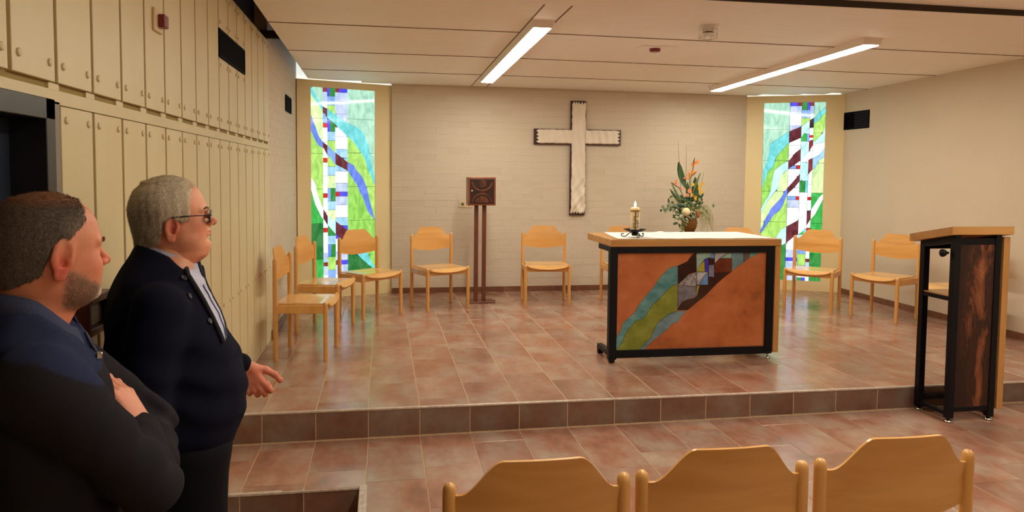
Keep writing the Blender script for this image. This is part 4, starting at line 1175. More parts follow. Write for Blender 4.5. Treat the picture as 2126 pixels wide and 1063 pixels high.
# ---------------------------------------------------------------- flowers
def at(px, py, Y):
    """the point seen at (px, py) on the vertical plane y = Y"""
    d = cam_f + cam_r*((px-1063)/1575.5) - cam_u*((py-457.95)/1575.5)
    t = (Y-CAM.y)/d.y
    return CAM + d*t
FY = 3.55
pv = at(1432, 484, FY); FX = pv.x; FZ = .925
st = empty('flower_stand', (FX, FY, H1), 0, 'small dark wooden stand behind the altar carrying the flowers', 'stand')
dw = mat('dark stand wood', srgb(84, 52, 34), .45)
mb = MB(); mb.bbox((-.19, -.14, FZ-H1-.022), (.17, .14, FZ-H1), .003); mb.build('stand_top', dw, st)
for sx_ in (-1, 1):
    for sy_ in (-1, 1):
        mb = MB(); mb.bbox((sx_*.13-.014, sy_*.10-.014, .001), (sx_*.13+.014, sy_*.10+.014, FZ-H1-.022), .003); mb.build('leg', dw, st)
va = empty('vase', (FX-.005, FY, FZ), 0, 'round amber glass vase holding the flower arrangement', 'vase')
amb = mat('amber glass', srgb(150, 100, 34), .08, noise=6, col2=srgb(118, 74, 26), coat=.5)
amb.node_tree.nodes['Principled BSDF'].inputs['Transmission Weight'].default_value = .55
mb = MB(); mb.lathe([(.030, .001), (.045, .004), (.050, .012), (.085, .075), (.092, .12), (.082, .165), (.062, .20), (.066, .225), (.060, .222), (.055, .20), (.07, .165), (.0005, .12)], n=28, cap=False); mb.build('glass_body', amb, va)
fl = empty('flower_arrangement', (FX, FY, FZ+.2), 0, 'tall arrangement with orange bird of paradise flowers and yellow blossoms', 'flowers')
FO = Vector((FX, FY, FZ+.2))
def F(px, py, dy=0.0): return at(px, py, FY+dy)-FO
rng = random.Random(11)
gd = mat('dark leaf green', srgb(44, 72, 44), .4, noise=14, col2=srgb(62, 96, 56)); gm = mat('mid leaf green', srgb(78, 104, 62), .5, noise=20, col2=srgb(104, 128, 84))
gl = mat('pale frond green', srgb(148, 150, 84), .6); gv = mat('silvery leaf', srgb(150, 164, 130), .5, noise=25, col2=srgb(96, 118, 84))
org = mat('orange petal', srgb(236, 120, 34), .5, noise=20, col2=srgb(244, 150, 60)); pnk = mat('salmon petal', srgb(236, 156, 108), .5)
yel = mat('yellow petal', srgb(240, 204, 62), .5, noise=30, col2=srgb(226, 178, 40)); crm = mat('cream bloom', srgb(232, 220, 176), .7, bump=.4, bscale=150)
brw = mat('brown seed head', srgb(164, 110, 56), .7, bump=.5, bscale=120); pur = mat('beak green purple', srgb(70, 74, 52), .4)
def leaf(base, tip, w, m_, nm='leaf', bend=0.0, par=fl, side=None):
    base = Vector(base); tip = Vector(tip); ax = tip-base; L_ = ax.length; ax.normalize()
    s_ = side or ax.cross(Vector((0, -1, .15))).normalized()
    nn = ax.cross(s_).normalized(); P = []
    n = 9
    for i in range(n+1):
        t = i/n; ww = w*math.sin(math.pi*min(1, t*.93+.04))**.8
        c = base+ax*(L_*t)+nn*(bend*math.sin(math.pi*t))
        P.append([c-s_*ww/2+nn*(ww*.18), c, c+s_*ww/2+nn*(ww*.18)])
    b = MB(); b.grid(P, True, .0012); return b.build(nm, m_, par)
def stemt(pts, r, m_=gm, nm='stem'):
    b = MB(); b.tube(pts, r, 6); return b.build(nm, m_, fl)
stemt([F(1408,292), F(1410,330), F(1412,370), F(1417,425)], [.0012,.0022,.0028,.003], gm)
stemt([F(1425,302), F(1425,340), F(1424,380), F(1425,430)], [.0012,.0022,.0028,.003], gm)
stemt([F(1461,358), F(1457,378), F(1450,425)], .0018, gm)
stemt([F(1432,360), F(1431,390), F(1430,435)], .004, gm); stemt([F(1440,345), F(1434,372), F(1432,435)], .004, gm)
stemt([F(1408,388), F(1418,405), F(1424,435)], .004, gm)
leaf(F(1425,392), F(1409,336), .075, gd, bend=.02); leaf(F(1432,430), F(1427,378), .05, gd)
leaf(F(1448,425), F(1444,368), .085, gd, bend=.02); leaf(F(1414,425), F(1391,392), .035, gd); leaf(F(1420,430), F(1394,380), .03, gm)
leaf(F(1438,400), F(1455,358), .026, gm)
def strel(base, d, m_=org, s=1.0, rot=0, n=5):
    """bird of paradise: a beak and a fan of upright petals"""
    b0 = Vector(base); d = Vector(d).normalized()
    leaf(b0-d*.03*s, b0+d*.13*s, .022*s, pur, 'flower_beak')
    for k, (a, l) in enumerate(((-30, .075), (-8, .09), (14, .095), (38, .085), (60, .07))[:n]):
        a += rot
        up = Vector((math.sin(R(a)), .15*math.sin(k*2.1), math.cos(R(a))))
        leaf(b0+d*.015*k*s, b0+d*.015*k*s+up*l*s, .022*s, m_, 'petal')
strel(F(1439,350), (.12, 0, 1), rot=18, s=.95); strel(F(1433,368), (.7, 0, .6), rot=-20, s=.75); leaf(F(1434,370), F(1418,370), .022, org, 'petal'); leaf(F(1433,368), F(1440,352), .024, yel, 'petal')
strel(F(1409,389), (-.9, 0, .55), pnk, rot=-25, s=.85); leaf(F(1411,390), F(1424,392), .024, pnk, 'petal')
def bloom(c, r, m_, nm='blossom', n=9):
    b = MB(); c = Vector(c)
    b.lathe([(.0003, r*.55), (r*.45, r*.45), (r*.6, .0), (r*.4, -r*.5), (.0003, -r*.6)], c.x, c.y, 10, cap=False, mat=Matrix.Translation((0, 0, c.z)))
    for k in range(n):
        a = 2*math.pi*k/n; u = Vector((math.cos(a), -.45, math.sin(a))); s_ = Vector((-math.sin(a), 0, math.cos(a)))
        for q, (rr, w) in enumerate(((1.0, .42), (.72, .38))):
            p0 = c+u*r*.25; p1 = c+u*r*rr+Vector((0, -.2*r*q, 0))
            b.grid([[p0-s_*r*.1, p0+s_*r*.1], [(p0+p1)/2-s_*r*w, (p0+p1)/2+s_*r*w], [p1-s_*r*.12, p1+s_*r*.12]], True, .001)
    return b.build(nm, m_, fl)
for q in ((1438,383,.020),(1452,392,.022),(1456,399,.020),(1458,382,.020),(1443,408,.022),(1437,404,.017),(1437,430,.020),(1424,421,.013),(1443,413,.018),(1452,386,.016)):
    bloom(F(q[0], q[1], -.05), q[2], yel)
for q in ((1431,396,.026),(1427,405,.022)): bloom(F(q[0], q[1], -.06), q[2], pnk)
c = F(1424,440,-.09)
b = MB(); b.lathe([(.047*math.cos(R(a)), .047*math.sin(R(a))) for a in range(-88, 90, 11)], c.x, c.y, 22, cap=False, mat=Matrix.Translation((0, 0, c.z))); b.build('globe_bloom', crm, fl)
c = F(1449,444,-.07)
b = MB(); b.lathe([(.024*math.cos(R(a)), .050*math.sin(R(a))) for a in range(-88, 90, 11)], c.x, c.y, 16, cap=False, mat=Matrix.Translation((0, 0, c.z))); b.build('seed_head', brw, fl)
c = F(1411,468,-.08)
b = MB(); b.lathe([(.014*math.cos(R(a)), .014*math.sin(R(a))) for a in range(-88, 90, 16)], c.x, c.y, 12, cap=False, mat=Matrix.Translation((0, 0, c.z))); b.build('bud', pnk, fl)
def cluster(n, cx_, cy_, sx_, sy_, w, l, m_, nm, dmin=-.10, dmax=.08, droop=0):
    for k in range(n):
        px_ = rng.gauss(cx_, sx_); py_ = rng.gauss(cy_, sy_)
        b0 = F(px_, py_, rng.uniform(dmin, dmax)); a = rng.uniform(0, 2*math.pi)
        d = Vector((math.cos(a), rng.uniform(-.6, .2), math.sin(a)*.8-droop)).normalized()
        sd_ = d.cross(Vector((rng.uniform(-.4, .4), -1, rng.uniform(-.4, .4)))).normalized()
        leaf(b0, b0+d*l*rng.uniform(.7, 1.2), w*rng.uniform(.7, 1.2), m_, nm, side=sd_)
cluster(60, 1432, 424, 15, 11, .030, .060, gd, 'leaf'); cluster(34, 1428, 432, 15, 10, .026, .050, gm, 'leaf')
cluster(22, 1396, 433, 9, 5, .026, .042, gv, 'leaf'); cluster(18, 1420, 452, 9, 5, .022, .040, gv, 'leaf', -.13, -.08)
cluster(20, 1418, 470, 5, 8, .022, .040, gm, 'leaf', -.13, -.09); cluster(9, 1404, 447, 5, 5, .022, .045, gd, 'leaf')
stemt([F(1422,436), F(1400,430), F(1378,434)], .0022); 
for k in range(5): leaf(F(1374+5*k, 434-k), F(1371+5*k, 440-(k % 2)*14), .024, gd)
b = MB()
for k in range(42):                       # hanging frond of fine grass on the right
    x0_ = rng.uniform(1446, 1466); y0_ = rng.uniform(424, 448); x1_ = rng.uniform(1450, 1484); y1_ = rng.uniform(455, 485); dy = rng.uniform(-.12, -.02)
    b.tube([F(x0_, y0_, dy), F((x0_+x1_)/2+5, (y0_+y1_)/2-8, dy), F(x1_, y1_, dy-.02)], .0014, 4)
ob = b.build('grass_frond', gl, fl); ob['kind'] = 'stuff'
b = MB()
for k in range(48):
    s_ = -1 if k % 2 else 1
    x0_ = 1430+s_*rng.uniform(2, 14); y0_ = rng.uniform(415, 440)
    x1_ = 1430+s_*rng.uniform(26, 50); y1_ = y0_-rng.uniform(-14, 30)
    b.tube([F(x0_, y0_), F((x0_+x1_)/2, (y0_+y1_)/2-4), F(x1_, y1_, rng.uniform(-.08, .08))], .0009, 4)
ob = b.build('fine_twigs', gl, fl); ob['kind'] = 'stuff'
# ---------------------------------------------------------------- people (signed distance fields -> surface nets)
def nets(fn, lo, hi, h):
    lo = np.array(lo, float); hi = np.array(hi, float)
    n = np.ceil((hi-lo)/h).astype(int)+1
    ax = [lo[i]+h*np.arange(n[i]) for i in range(3)]
    X, Y, Z = np.meshgrid(*ax, indexing='ij', sparse=True)
    V = np.broadcast_to(fn(X, Y, Z), tuple(n)).astype(np.float32)
    s = V < 0
    nx, ny, nz = n
    cnt = np.zeros((nx-1, ny-1, nz-1), np.float32); acc = np.zeros((3, nx-1, ny-1, nz-1), np.float32)
    for a in range(3):
        b, c = [(1, 2), (0, 2), (0, 1)][a]
        sl0 = [slice(None)]*3; sl1 = [slice(None)]*3
        sl0[a] = slice(0, -1); sl1[a] = slice(1, None)
        v0, v1 = V[tuple(sl0)], V[tuple(sl1)]
        cr_ = (v0 < 0) != (v1 < 0)
        with np.errstate(divide='ignore', invalid='ignore'):
            t = np.where(cr_, v0/(v0-v1), 0)
        for db in (0, 1):
            for dc in (0, 1):
                sl = [None]*3
                sl[a] = slice(None)
                sl[b] = slice(db, db+n[b]-1); sl[c] = slice(dc, dc+n[c]-1)
                m_ = cr_[tuple(sl)]; tt = t[tuple(sl)]
                cnt += m_
                acc[a] += m_*tt; acc[b] += m_*db; acc[c] += m_*dc
    on = cnt > 0
    idx = -np.ones(on.shape, np.int64); idx[on] = np.arange(on.sum())
    I = np.argwhere(on)
    P = np.stack([acc[k][on]/cnt[on] for k in range(3)], 1)
    P = lo+(I+P)*h
    F_ = []
    for a in range(3):
        b, c = (a+1) % 3, (a+2) % 3
        sl0 = [slice(1, -1)]*3; sl1 = [slice(1, -1)]*3
        sl0[a] = slice(0, -1); sl1[a] = slice(1, None)
        s0, s1 = s[tuple(sl0)], s[tuple(sl1)]
        for flip in (0, 1):
            q = np.argwhere((s0 & ~s1) if not flip else (~s0 & s1))
            if len(q) == 0: continue
            base = q.copy(); base[:, b] += 1; base[:, c] += 1
            def g(db, dc):
                r = base.copy(); r[:, b] += db; r[:, c] += dc
                return idx[r[:, 0], r[:, 1], r[:, 2]]
            quad = np.stack([g(-1, -1), g(0, -1), g(0, 0), g(-1, 0)], 1)
            if flip: quad = quad[:, ::-1]
            F_.append(quad)
    F_ = np.concatenate(F_); F_ = F_[(F_ >= 0).all(1)]
    return P, F_

def relax(P, Fq, it=1, lam=.5):
    for _ in range(it):
        acc = np.zeros_like(P); c = np.zeros(len(P))
        for k in range(4):
            a, b = Fq[:, k], Fq[:, (k+1) % 4]
            np.add.at(acc, a, P[b]); np.add.at(acc, b, P[a]); np.add.at(c, a, 1); np.add.at(c, b, 1)
        c[c == 0] = 1
        P = P+(acc/c[:, None]-P)*lam
    return P

def smin(a, b, k): 
    h = np.clip(.5+.5*(b-a)/k, 0, 1); return b+(a-b)*h-k*h*(1-h)
def smax(a, b, k): return -smin(-a, -b, k)
def sph(X, Y, Z, c, r): return np.sqrt((X-c[0])**2+(Y-c[1])**2+(Z-c[2])**2)-r
def ell(X, Y, Z, c, r):
    q = np.sqrt(((X-c[0])/r[0])**2+((Y-c[1])/r[1])**2+((Z-c[2])/r[2])**2); return (q-1)*min(r)
def caps(X, Y, Z, a, b, ra, rb):
    a = np.array(a, float); b = np.array(b, float); d = b-a; L2 = d@d
    t = np.clip(((X-a[0])*d[0]+(Y-a[1])*d[1]+(Z-a[2])*d[2])/L2, 0, 1)
    return np.sqrt((X-a[0]-t*d[0])**2+(Y-a[1]-t*d[1])**2+(Z-a[2]-t*d[2])**2)-(ra+(rb-ra)*t)
def loft(X, Y, Z, T, p=2.0):
    """T rows: z, front, back, halfwidth, centre"""
    T = sorted(T); z = [t[0] for t in T]
    f = np.interp(Z, z, [t[1] for t in T]); b = np.interp(Z, z, [t[2] for t in T]); w = np.interp(Z, z, [t[3] for t in T])
    c = np.interp(Z, z, [t[4] for t in T])
    a = np.where(X > c, f-c, c-b); a = np.maximum(a, .004); w = np.maximum(w, .004)
    q = (np.abs((X-c)/a)**p+np.abs(Y/w)**p)**(1/p)
    d = (q-1)*np.minimum(a, w)*.85
    return np.maximum(d, np.maximum(Z-z[-1], z[0]-Z))
def vnoise(X, Y, Z, s, seed=0):
    r = np.random.RandomState(seed); o = 0
    for k in range(5):
        d = r.randn(3); d /= np.linalg.norm(d); ph = r.rand()*6.28
        o = o+np.sin((X*d[0]+Y*d[1]+Z*d[2])*s*(1+.35*k)+ph+1.5*np.sin((X*d[1]-Y*d[2]+Z*d[0])*s*.6+ph*2))
    return o/5

def head_sdf(o):
    """o: options; returns f(X,Y,Z) in head coordinates (x forward, y left, z up, eyes at z = 0)"""
    ws, nw = o.get('w', 1), o.get('neck', .060)
    T = [(.100,.040,-.070,.040,-.015),(.086,.064,-.092,.060,-.018),(.062,.077,-.106,.0735,-.02),
         (.034,.085,-.115,.0785,-.02),(.016,.087,-.116,.0785,-.018),(.0,.080,-.115,.077,-.015),(-.018,.081,-.112,.0745,-.01),(-.04,.086,-.108,.0715,-.0),
         (-.06,.0875,-.103,.067,.005),(-.08,.087,-.098,.0615,.01),(-.094,.083,-.094,.057,.01),(-.106,.070,-.092,.054,.0),(-.122,.046+o.get('dewlap', 0)*1.0,-.092,nw-.004,-.02),
         (-.15,.030+o.get('dewlap', 0)*.6,-.093,nw,-.03),(-.24,.012,-.098,nw+.006,-.04)]
    T = [(z, f, b if z > -.09 else b*o.get('nape', 1), w*ws, c) for z, f, b, w, c in T]
    jow = o.get('jowl', 0)
    def fn(X, Y, Z):
        A = np.abs(Y)
        d = loft(X, Y, Z, T, 2.15)
        d = smin(d, ell(X, Y, Z, (-.014, 0, .028), (.100, .0790*ws, .0905)), .012)
        d = smin(d, ell(X, A, Z, (.052, .036*ws, -.030), (.030, .026, .030)), .02)            # cheeks
        d = smin(d, ell(X, A, Z, (.030, .046*ws, -.072), (.036, .016+jow, .028)), .02)         # jaw
        d = smin(d, ell(X, Y, Z, (.076, 0, -.088), (.018, .022, .016)), .012)                  # chin
        if jow: d = smin(d, ell(X, Y, Z, (.040, 0, -.112), (.042, .042, .026)), .03)          # double chin
        d = smin(d, caps(X, A, Z, (.087, .010, .019), (.070, .046, .020), .0075, .006), .012)  # brow
        d = smax(d, -ell(X, A, Z, (.098, .031, -.001), (.019, .017, .012)), .012)              # sockets
        d = smin(d, sph(X, A, Z, (.0665, .031, .000), .0150), .004)
        d = smax(d, -ell(X, A, Z, (.0820, .031, -.0008), (.0040, .0120, .0036)), .0015)                            # lids
        nz_ = o.get('nose', 0)
        d = smin(d, caps(X, Y, Z, (.084, 0, .012), (.106+nz_, 0, -.020), .0065, .0095), .010)  # nose
        d = smin(d, sph(X, Y, Z, (.106+nz_, 0, -.0225), .0105), .006)
        d = smin(d, ell(X, A, Z, (.0955, .0125, -.0265), (.0105, .0075, .0075)), .005)
        d = smax(d, -sph(X, A, Z, (.0985, .0068, -.034), .0035), .003)
        d = smin(d, ell(X, Y, Z, (.083, 0, -.050), (.014, .026, .018)), .010)                  # muzzle
        d = smin(d, caps(X, A, Z, (.0965, .000, -.0475), (.088, .021, -.052), .0048, .003), .004)
        d = smin(d, caps(X, A, Z, (.0945, .000, -.0600), (.087, .019, -.055), .0056, .003), .004)
        d = smax(d, -caps(X, A, Z, (.104, .000, -.0533), (.088, .024, -.0530), .0022, .0012), .002)
        d = smax(d, -ell(X, Y, Z, (.099, 0, -.072), (.012, .016, .006)), .008)                 # below lip
        d = d+.0012*np.exp(-((X-.08)**2+(A-.03)**2+(Z+.035)**2)/.0004)                          # nasolabial
        if o.get('noear'): return d+.0004*vnoise(X, Y, Z, 90, 3)
        # ears
        ex, ez = o.get('ear', (-.012, -.030)); tl = .18
        es_ = o.get('ears', 1.12)
        Xe = (X-ex)*np.cos(tl)-(Z-ez)*np.sin(tl); Ze = (X-ex)*np.sin(tl)+(Z-ez)*np.cos(tl)
        Xe = Xe/es_; Ze = Ze/es_
        ey = .0755*ws; Yo = A-ey-.35*np.maximum(0, -Xe)                                       # the rim stands off behind
        e = ell(Xe, Yo, Ze, (0, .004, .004), (.0185, .0075, .0300))
        e = smax(e, -ell(Xe, Yo, Ze, (.002, .0125, .006), (.0122, .0100, .0215)), .0025)
        e = smin(e, caps(Xe, Yo, Ze, (-.004, .005, .018), (-.0065, .005, -.006), .0026, .0030), .0025)  # antihelix
        e = smax(e, -ell(Xe, Yo, Ze, (.0035, .008, -.004), (.0068, .0105, .0095)), .002)          # concha
        e = smin(e, sph(Xe, Yo, Ze, (.012, .004, -.004), .0045), .004)                          # tragus
        e = smin(e, ell(Xe, Yo, Ze, (.004, .003, -.0285), (.009, .0045, .0085)), .006)         # lobe
        d = smin(d, e, .005)
        return d+.0004*vnoise(X, Y, Z, 90, 3)
    return fn

class Frame:
    """person frame: x forward, y left, z = world z"""
    def __init__(s, x, y, az): s.o = Vector((x, y, 0)); s.a = R(az); s.c, s.s = math.cos(s.a), math.sin(s.a)
def xf(P, yaw=0, pitch=0, roll=0, t=(0, 0, 0)):
    """head/hand coordinates -> person coordinates"""
    m = Matrix.Rotation(yaw, 3, 'Z') @ Matrix.Rotation(-pitch, 3, 'Y') @ Matrix.Rotation(roll, 3, 'X')
    m = np.array(m); return P @ m.T + np.array(t)

def np_mesh(name, P, Fq, mats, cols=None, smooth=True):
    me = bpy.data.meshes.new(name)
    me.vertices.add(len(P)); me.vertices.foreach_set('co', np.asarray(P, np.float32).ravel())
    k = Fq.shape[1]
    me.loops.add(Fq.size); me.loops.foreach_set('vertex_index', Fq.astype(np.int32).ravel())
    me.polygons.add(len(Fq)); me.polygons.foreach_set('loop_start', np.arange(0, Fq.size, k, dtype=np.int32))
    me.polygons.foreach_set('use_smooth', np.full(len(Fq), smooth))
    for m in (mats if isinstance(mats, (list, tuple)) else [mats]): me.materials.append(m)
    me.update(calc_edges=True); me.validate()
    if cols is not None:
        a = me.color_attributes.new('Col', 'FLOAT_COLOR', 'POINT')
        a.data.foreach_set('color', np.asarray(cols, np.float32).ravel())
    return me
def vcol_mat(name, rough=.5, spec=.5, bump=.15, bscale=160, sss=.0, sheen=0.0, nvar=.12, nscale=30):
    m = bpy.data.materials.new(name); m.use_nodes = True
    nt = m.node_tree; N = nt.nodes; L = nt.links; p = N['Principled BSDF']
    at_ = N.new('ShaderNodeAttribute'); at_.attribute_name = 'Col'
    tc = N.new('ShaderNodeTexCoord'); nz = N.new('ShaderNodeTexNoise'); nz.inputs['Scale'].default_value = nscale; nz.inputs['Detail'].default_value = 5
    L.new(tc.outputs['Object'], nz.inputs['Vector'])
    mr = N.new('ShaderNodeMapRange'); mr.inputs['To Min'].default_value = 1-nvar; mr.inputs['To Max'].default_value = 1+nvar
    L.new(nz.outputs['Fac'], mr.inputs['Value'])
    hv = N.new('ShaderNodeHueSaturation'); L.new(at_.outputs['Color'], hv.inputs['Color']); L.new(mr.outputs[0], hv.inputs['Value'])
    L.new(hv.outputs['Color'], p.inputs['Base Color'])
    p.inputs['Specular IOR Level'].default_value = spec; p.inputs['Roughness'].default_value = rough; p.inputs['Subsurface Weight'].default_value = sss
    p.inputs['Subsurface Radius'].default_value = (.01, .004, .002); p.inputs['Subsurface Scale'].default_value = .5
    p.inputs['Sheen Weight'].default_value = sheen
    nb = N.new('ShaderNodeTexNoise'); nb.inputs['Scale'].default_value = bscale; nb.inputs['Detail'].default_value = 4
    L.new(tc.outputs['Object'], nb.inputs['Vector'])
    bp = N.new('ShaderNodeBump'); bp.inputs['Strength'].default_value = bump; bp.inputs['Distance'].default_value = .003
    L.new(nb.outputs['Fac'], bp.inputs['Height']); L.new(bp.outputs['Normal'], p.inputs['Normal'])
    return m
SKIN = vcol_mat('skin', .48, .4, .12, 220, .08)
HAIRM = vcol_mat('hair', .55, .3, .5, 260, nvar=.25, nscale=120)
lin = lambda *c: np.array(srgb(*c)[:3])
def mixc(base, col, w): return base*(1-w[:, None])+col[None, :]*w[:, None]
def gauss(P, c, s, sym=True):
    Q = P.copy()
    if sym: Q[:, 1] = np.abs(Q[:, 1])
    return np.exp(-(((Q-np.array(c))/np.array(s))**2).sum(1))

def hand_caps(w, d, t, curl, spread=.0, thumb=((.35, .9, -.2), (.5, .8, -.3)), s=1.0):
    """capsules of a hand: w wrist, d finger direction, t thumb side, palm normal = t x d; curl per finger (three joint angles)"""
    w = Vector(w); d = Vector(d).normalized(); t = (Vector(t)-Vector(t).dot(d)*d).normalized(); n = t.cross(d)   # n points out of the palm
    C_ = []
    L_ = [(.044,.026,.020), (.049,.030,.021), (.046,.028,.021), (.036,.022,.018)]
    R_ = [(.0092,.0080,.0070), (.0095,.0083,.0072), (.0090,.0078,.0068), (.0080,.0070,.0060)]
    off = [.030, .010, -.010, -.028]; mc = [.090, .093, .088, .080]
    for k in range(4):
        base = w+d*(mc[k]*s)+t*(off[k]*s)
        C_.append((w+t*(off[k]*.55*s)+d*.012, base, .0165*s, .0115*s))
        ang = 0; p = base
        sp = spread*(1.5-k)*.5
        for j in range(3):
            ang += curl[k][j]
            dd = (d*math.cos(ang)+n*math.sin(ang)+t*(sp*math.cos(ang))).normalized()
            q = p+dd*(L_[k][j]*s)
            C_.append((p, q, (R_[k][j]+.0008)*s, R_[k][j]*s*.94)); p = q
    p = w+t*(.020*s)+d*(.018*s)
    for j, (ll, (a, b, c)) in enumerate(zip((.046, .034, .028), ((.62, .70, .25),)+thumb)):
        dd = (d*a+t*b+n*c).normalized(); q = p+dd*(ll*s)
        C_.append((p, q, (.0165, .0118, .0105)[j]*s, (.0120, .0105, .0082)[j]*s)); p = q
    return C_
def hand_mesh(C_, arm, h=.0022):
    C_ = [(tuple(a), tuple(b), r0, r1) for a, b, r0, r1 in C_]
    pts = np.array([c[0] for c in C_]+[c[1] for c in C_]+[arm[0]])
    lo = pts.min(0)-.024; hi = pts.max(0)+.024
    palm = [c for c in C_ if c[2] >= .0160]; fing = [c for c in C_ if c[2] < .0160]
    def fn(X, Y, Z):
        d = None
        for a, b, r0, r1 in palm:
            e = caps(X, Y, Z, a, b, r0, r1); d = e if d is None else smin(d, e, .012)
        d = smin(d, caps(X, Y, Z, arm[0], arm[1], .027, .024), .012)
        fd = None
        for a, b, r0, r1 in fing:
            e = caps(X, Y, Z, a, b, r0, r1)
            for q in (a, b): e = smin(e, sph(X, Y, Z, q, r0*1.04), .002)
            fd = e if fd is None else smin(fd, e, .0018)
        return smin(d, fd, .006)+.0003*vnoise(X, Y, Z, 130, 5)
    P, Fq = nets(fn, lo, hi, h); return relax(P, Fq, 1, .4), Fq

def sgrad(fn, P, e=.002):
    g_ = np.stack([fn(P[:, 0]+(e if k == 0 else 0), P[:, 1]+(e if k == 1 else 0), P[:, 2]+(e if k == 2 else 0)) -
                   fn(P[:, 0]-(e if k == 0 else 0), P[:, 1]-(e if k == 1 else 0), P[:, 2]-(e if k == 2 else 0)) for k in range(3)], 1)
    return g_/(np.linalg.norm(g_, axis=1)[:, None]+1e-9)
def strands(P, Nn, cover, cols, n, ln, flow, seed, w=.0009, lift=.25):
    """short hairs standing on the shell, laid along the flow direction"""
    r = np.random.RandomState(seed); pr = cover/cover.sum(); I = r.choice(len(P), n, p=pr)
    p0 = P[I]+r.randn(n, 3)*.0008; nn = Nn[I]; fl_ = flow(p0)+r.randn(n, 3)*.28
    fl_ -= (fl_*nn).sum(1)[:, None]*nn; fl_ /= np.linalg.norm(fl_, axis=1)[:, None]+1e-9
    L_ = ln*(.6+.8*r.rand(n))[:, None]
    sd = np.cross(nn, fl_)*w
    p1 = p0+fl_*L_*.5+nn*L_*lift*.55; p2 = p0+fl_*L_+nn*L_*lift*.75
    V = np.stack([p0-sd, p0+sd, p1+sd*.8, p1-sd*.8, p2], 1).reshape(-1, 3)
    b = np.arange(n)[:, None]*5
    tris = np.concatenate([b+np.array([[0, 1, 2]]), b+np.array([[0, 2, 3]]), b+np.array([[3, 2, 4]])])
    c = np.clip(cols[I]*(.65+.8*r.rand(n))[:, None], 0, 1)
    return V, tris, np.repeat(np.concatenate([c, np.ones((n, 1))], 1), 5, 0)
def C4(c): return np.concatenate([np.clip(c, 0, 1), np.ones((len(c), 1))], 1)

def to_world(fr, P):
    x = fr.o.x+P[:, 0]*fr.c-P[:, 1]*fr.s; y = fr.o.y+P[:, 0]*fr.s+P[:, 1]*fr.c
    return np.stack([x, y, P[:, 2]], 1)
def ray_hit(fr, fn, px, py, t0=.8, t1=4.0):
    """first surface point of the figure seen at (px, py), in person coordinates"""
    d = (cam_f + cam_r*((px-1063)/1575.5) - cam_u*((py-457.95)/1575.5)).normalized()
    o = CAM-fr.o; o = np.array((o.x*fr.c+o.y*fr.s, -o.x*fr.s+o.y*fr.c, CAM.z)); d = np.array((d.x*fr.c+d.y*fr.s, -d.x*fr.s+d.y*fr.c, d.z))
    t = t0
    for _ in range(260):
        p = o+d*t; v = float(fn(np.array([p[0]]), np.array([p[1]]), np.array([p[2]]))[0])
        if v < .0006: return p
        t += max(v*.6, .0006)
        if t > t1: break
    return None

def shoes(fr, parent, spots, z, m_):
    for (x, y, a) in spots:
        fn = lambda X, Y, Z: smax(smin(ell(X, Y, Z, (.065, 0, .035), (.115, .046, .048)), ell(X, Y, Z, (-.07, 0, .05), (.06, .038, .062)), .03), -Z, .004)
        P, Fq = nets(fn, (-.15, -.07, -.02), (.20, .07, .13), .006)
        P = xf(P, a, 0, 0, (x, y, z)); 
        o = link('shoe', np_mesh('shoe', P, Fq, m_), parent)

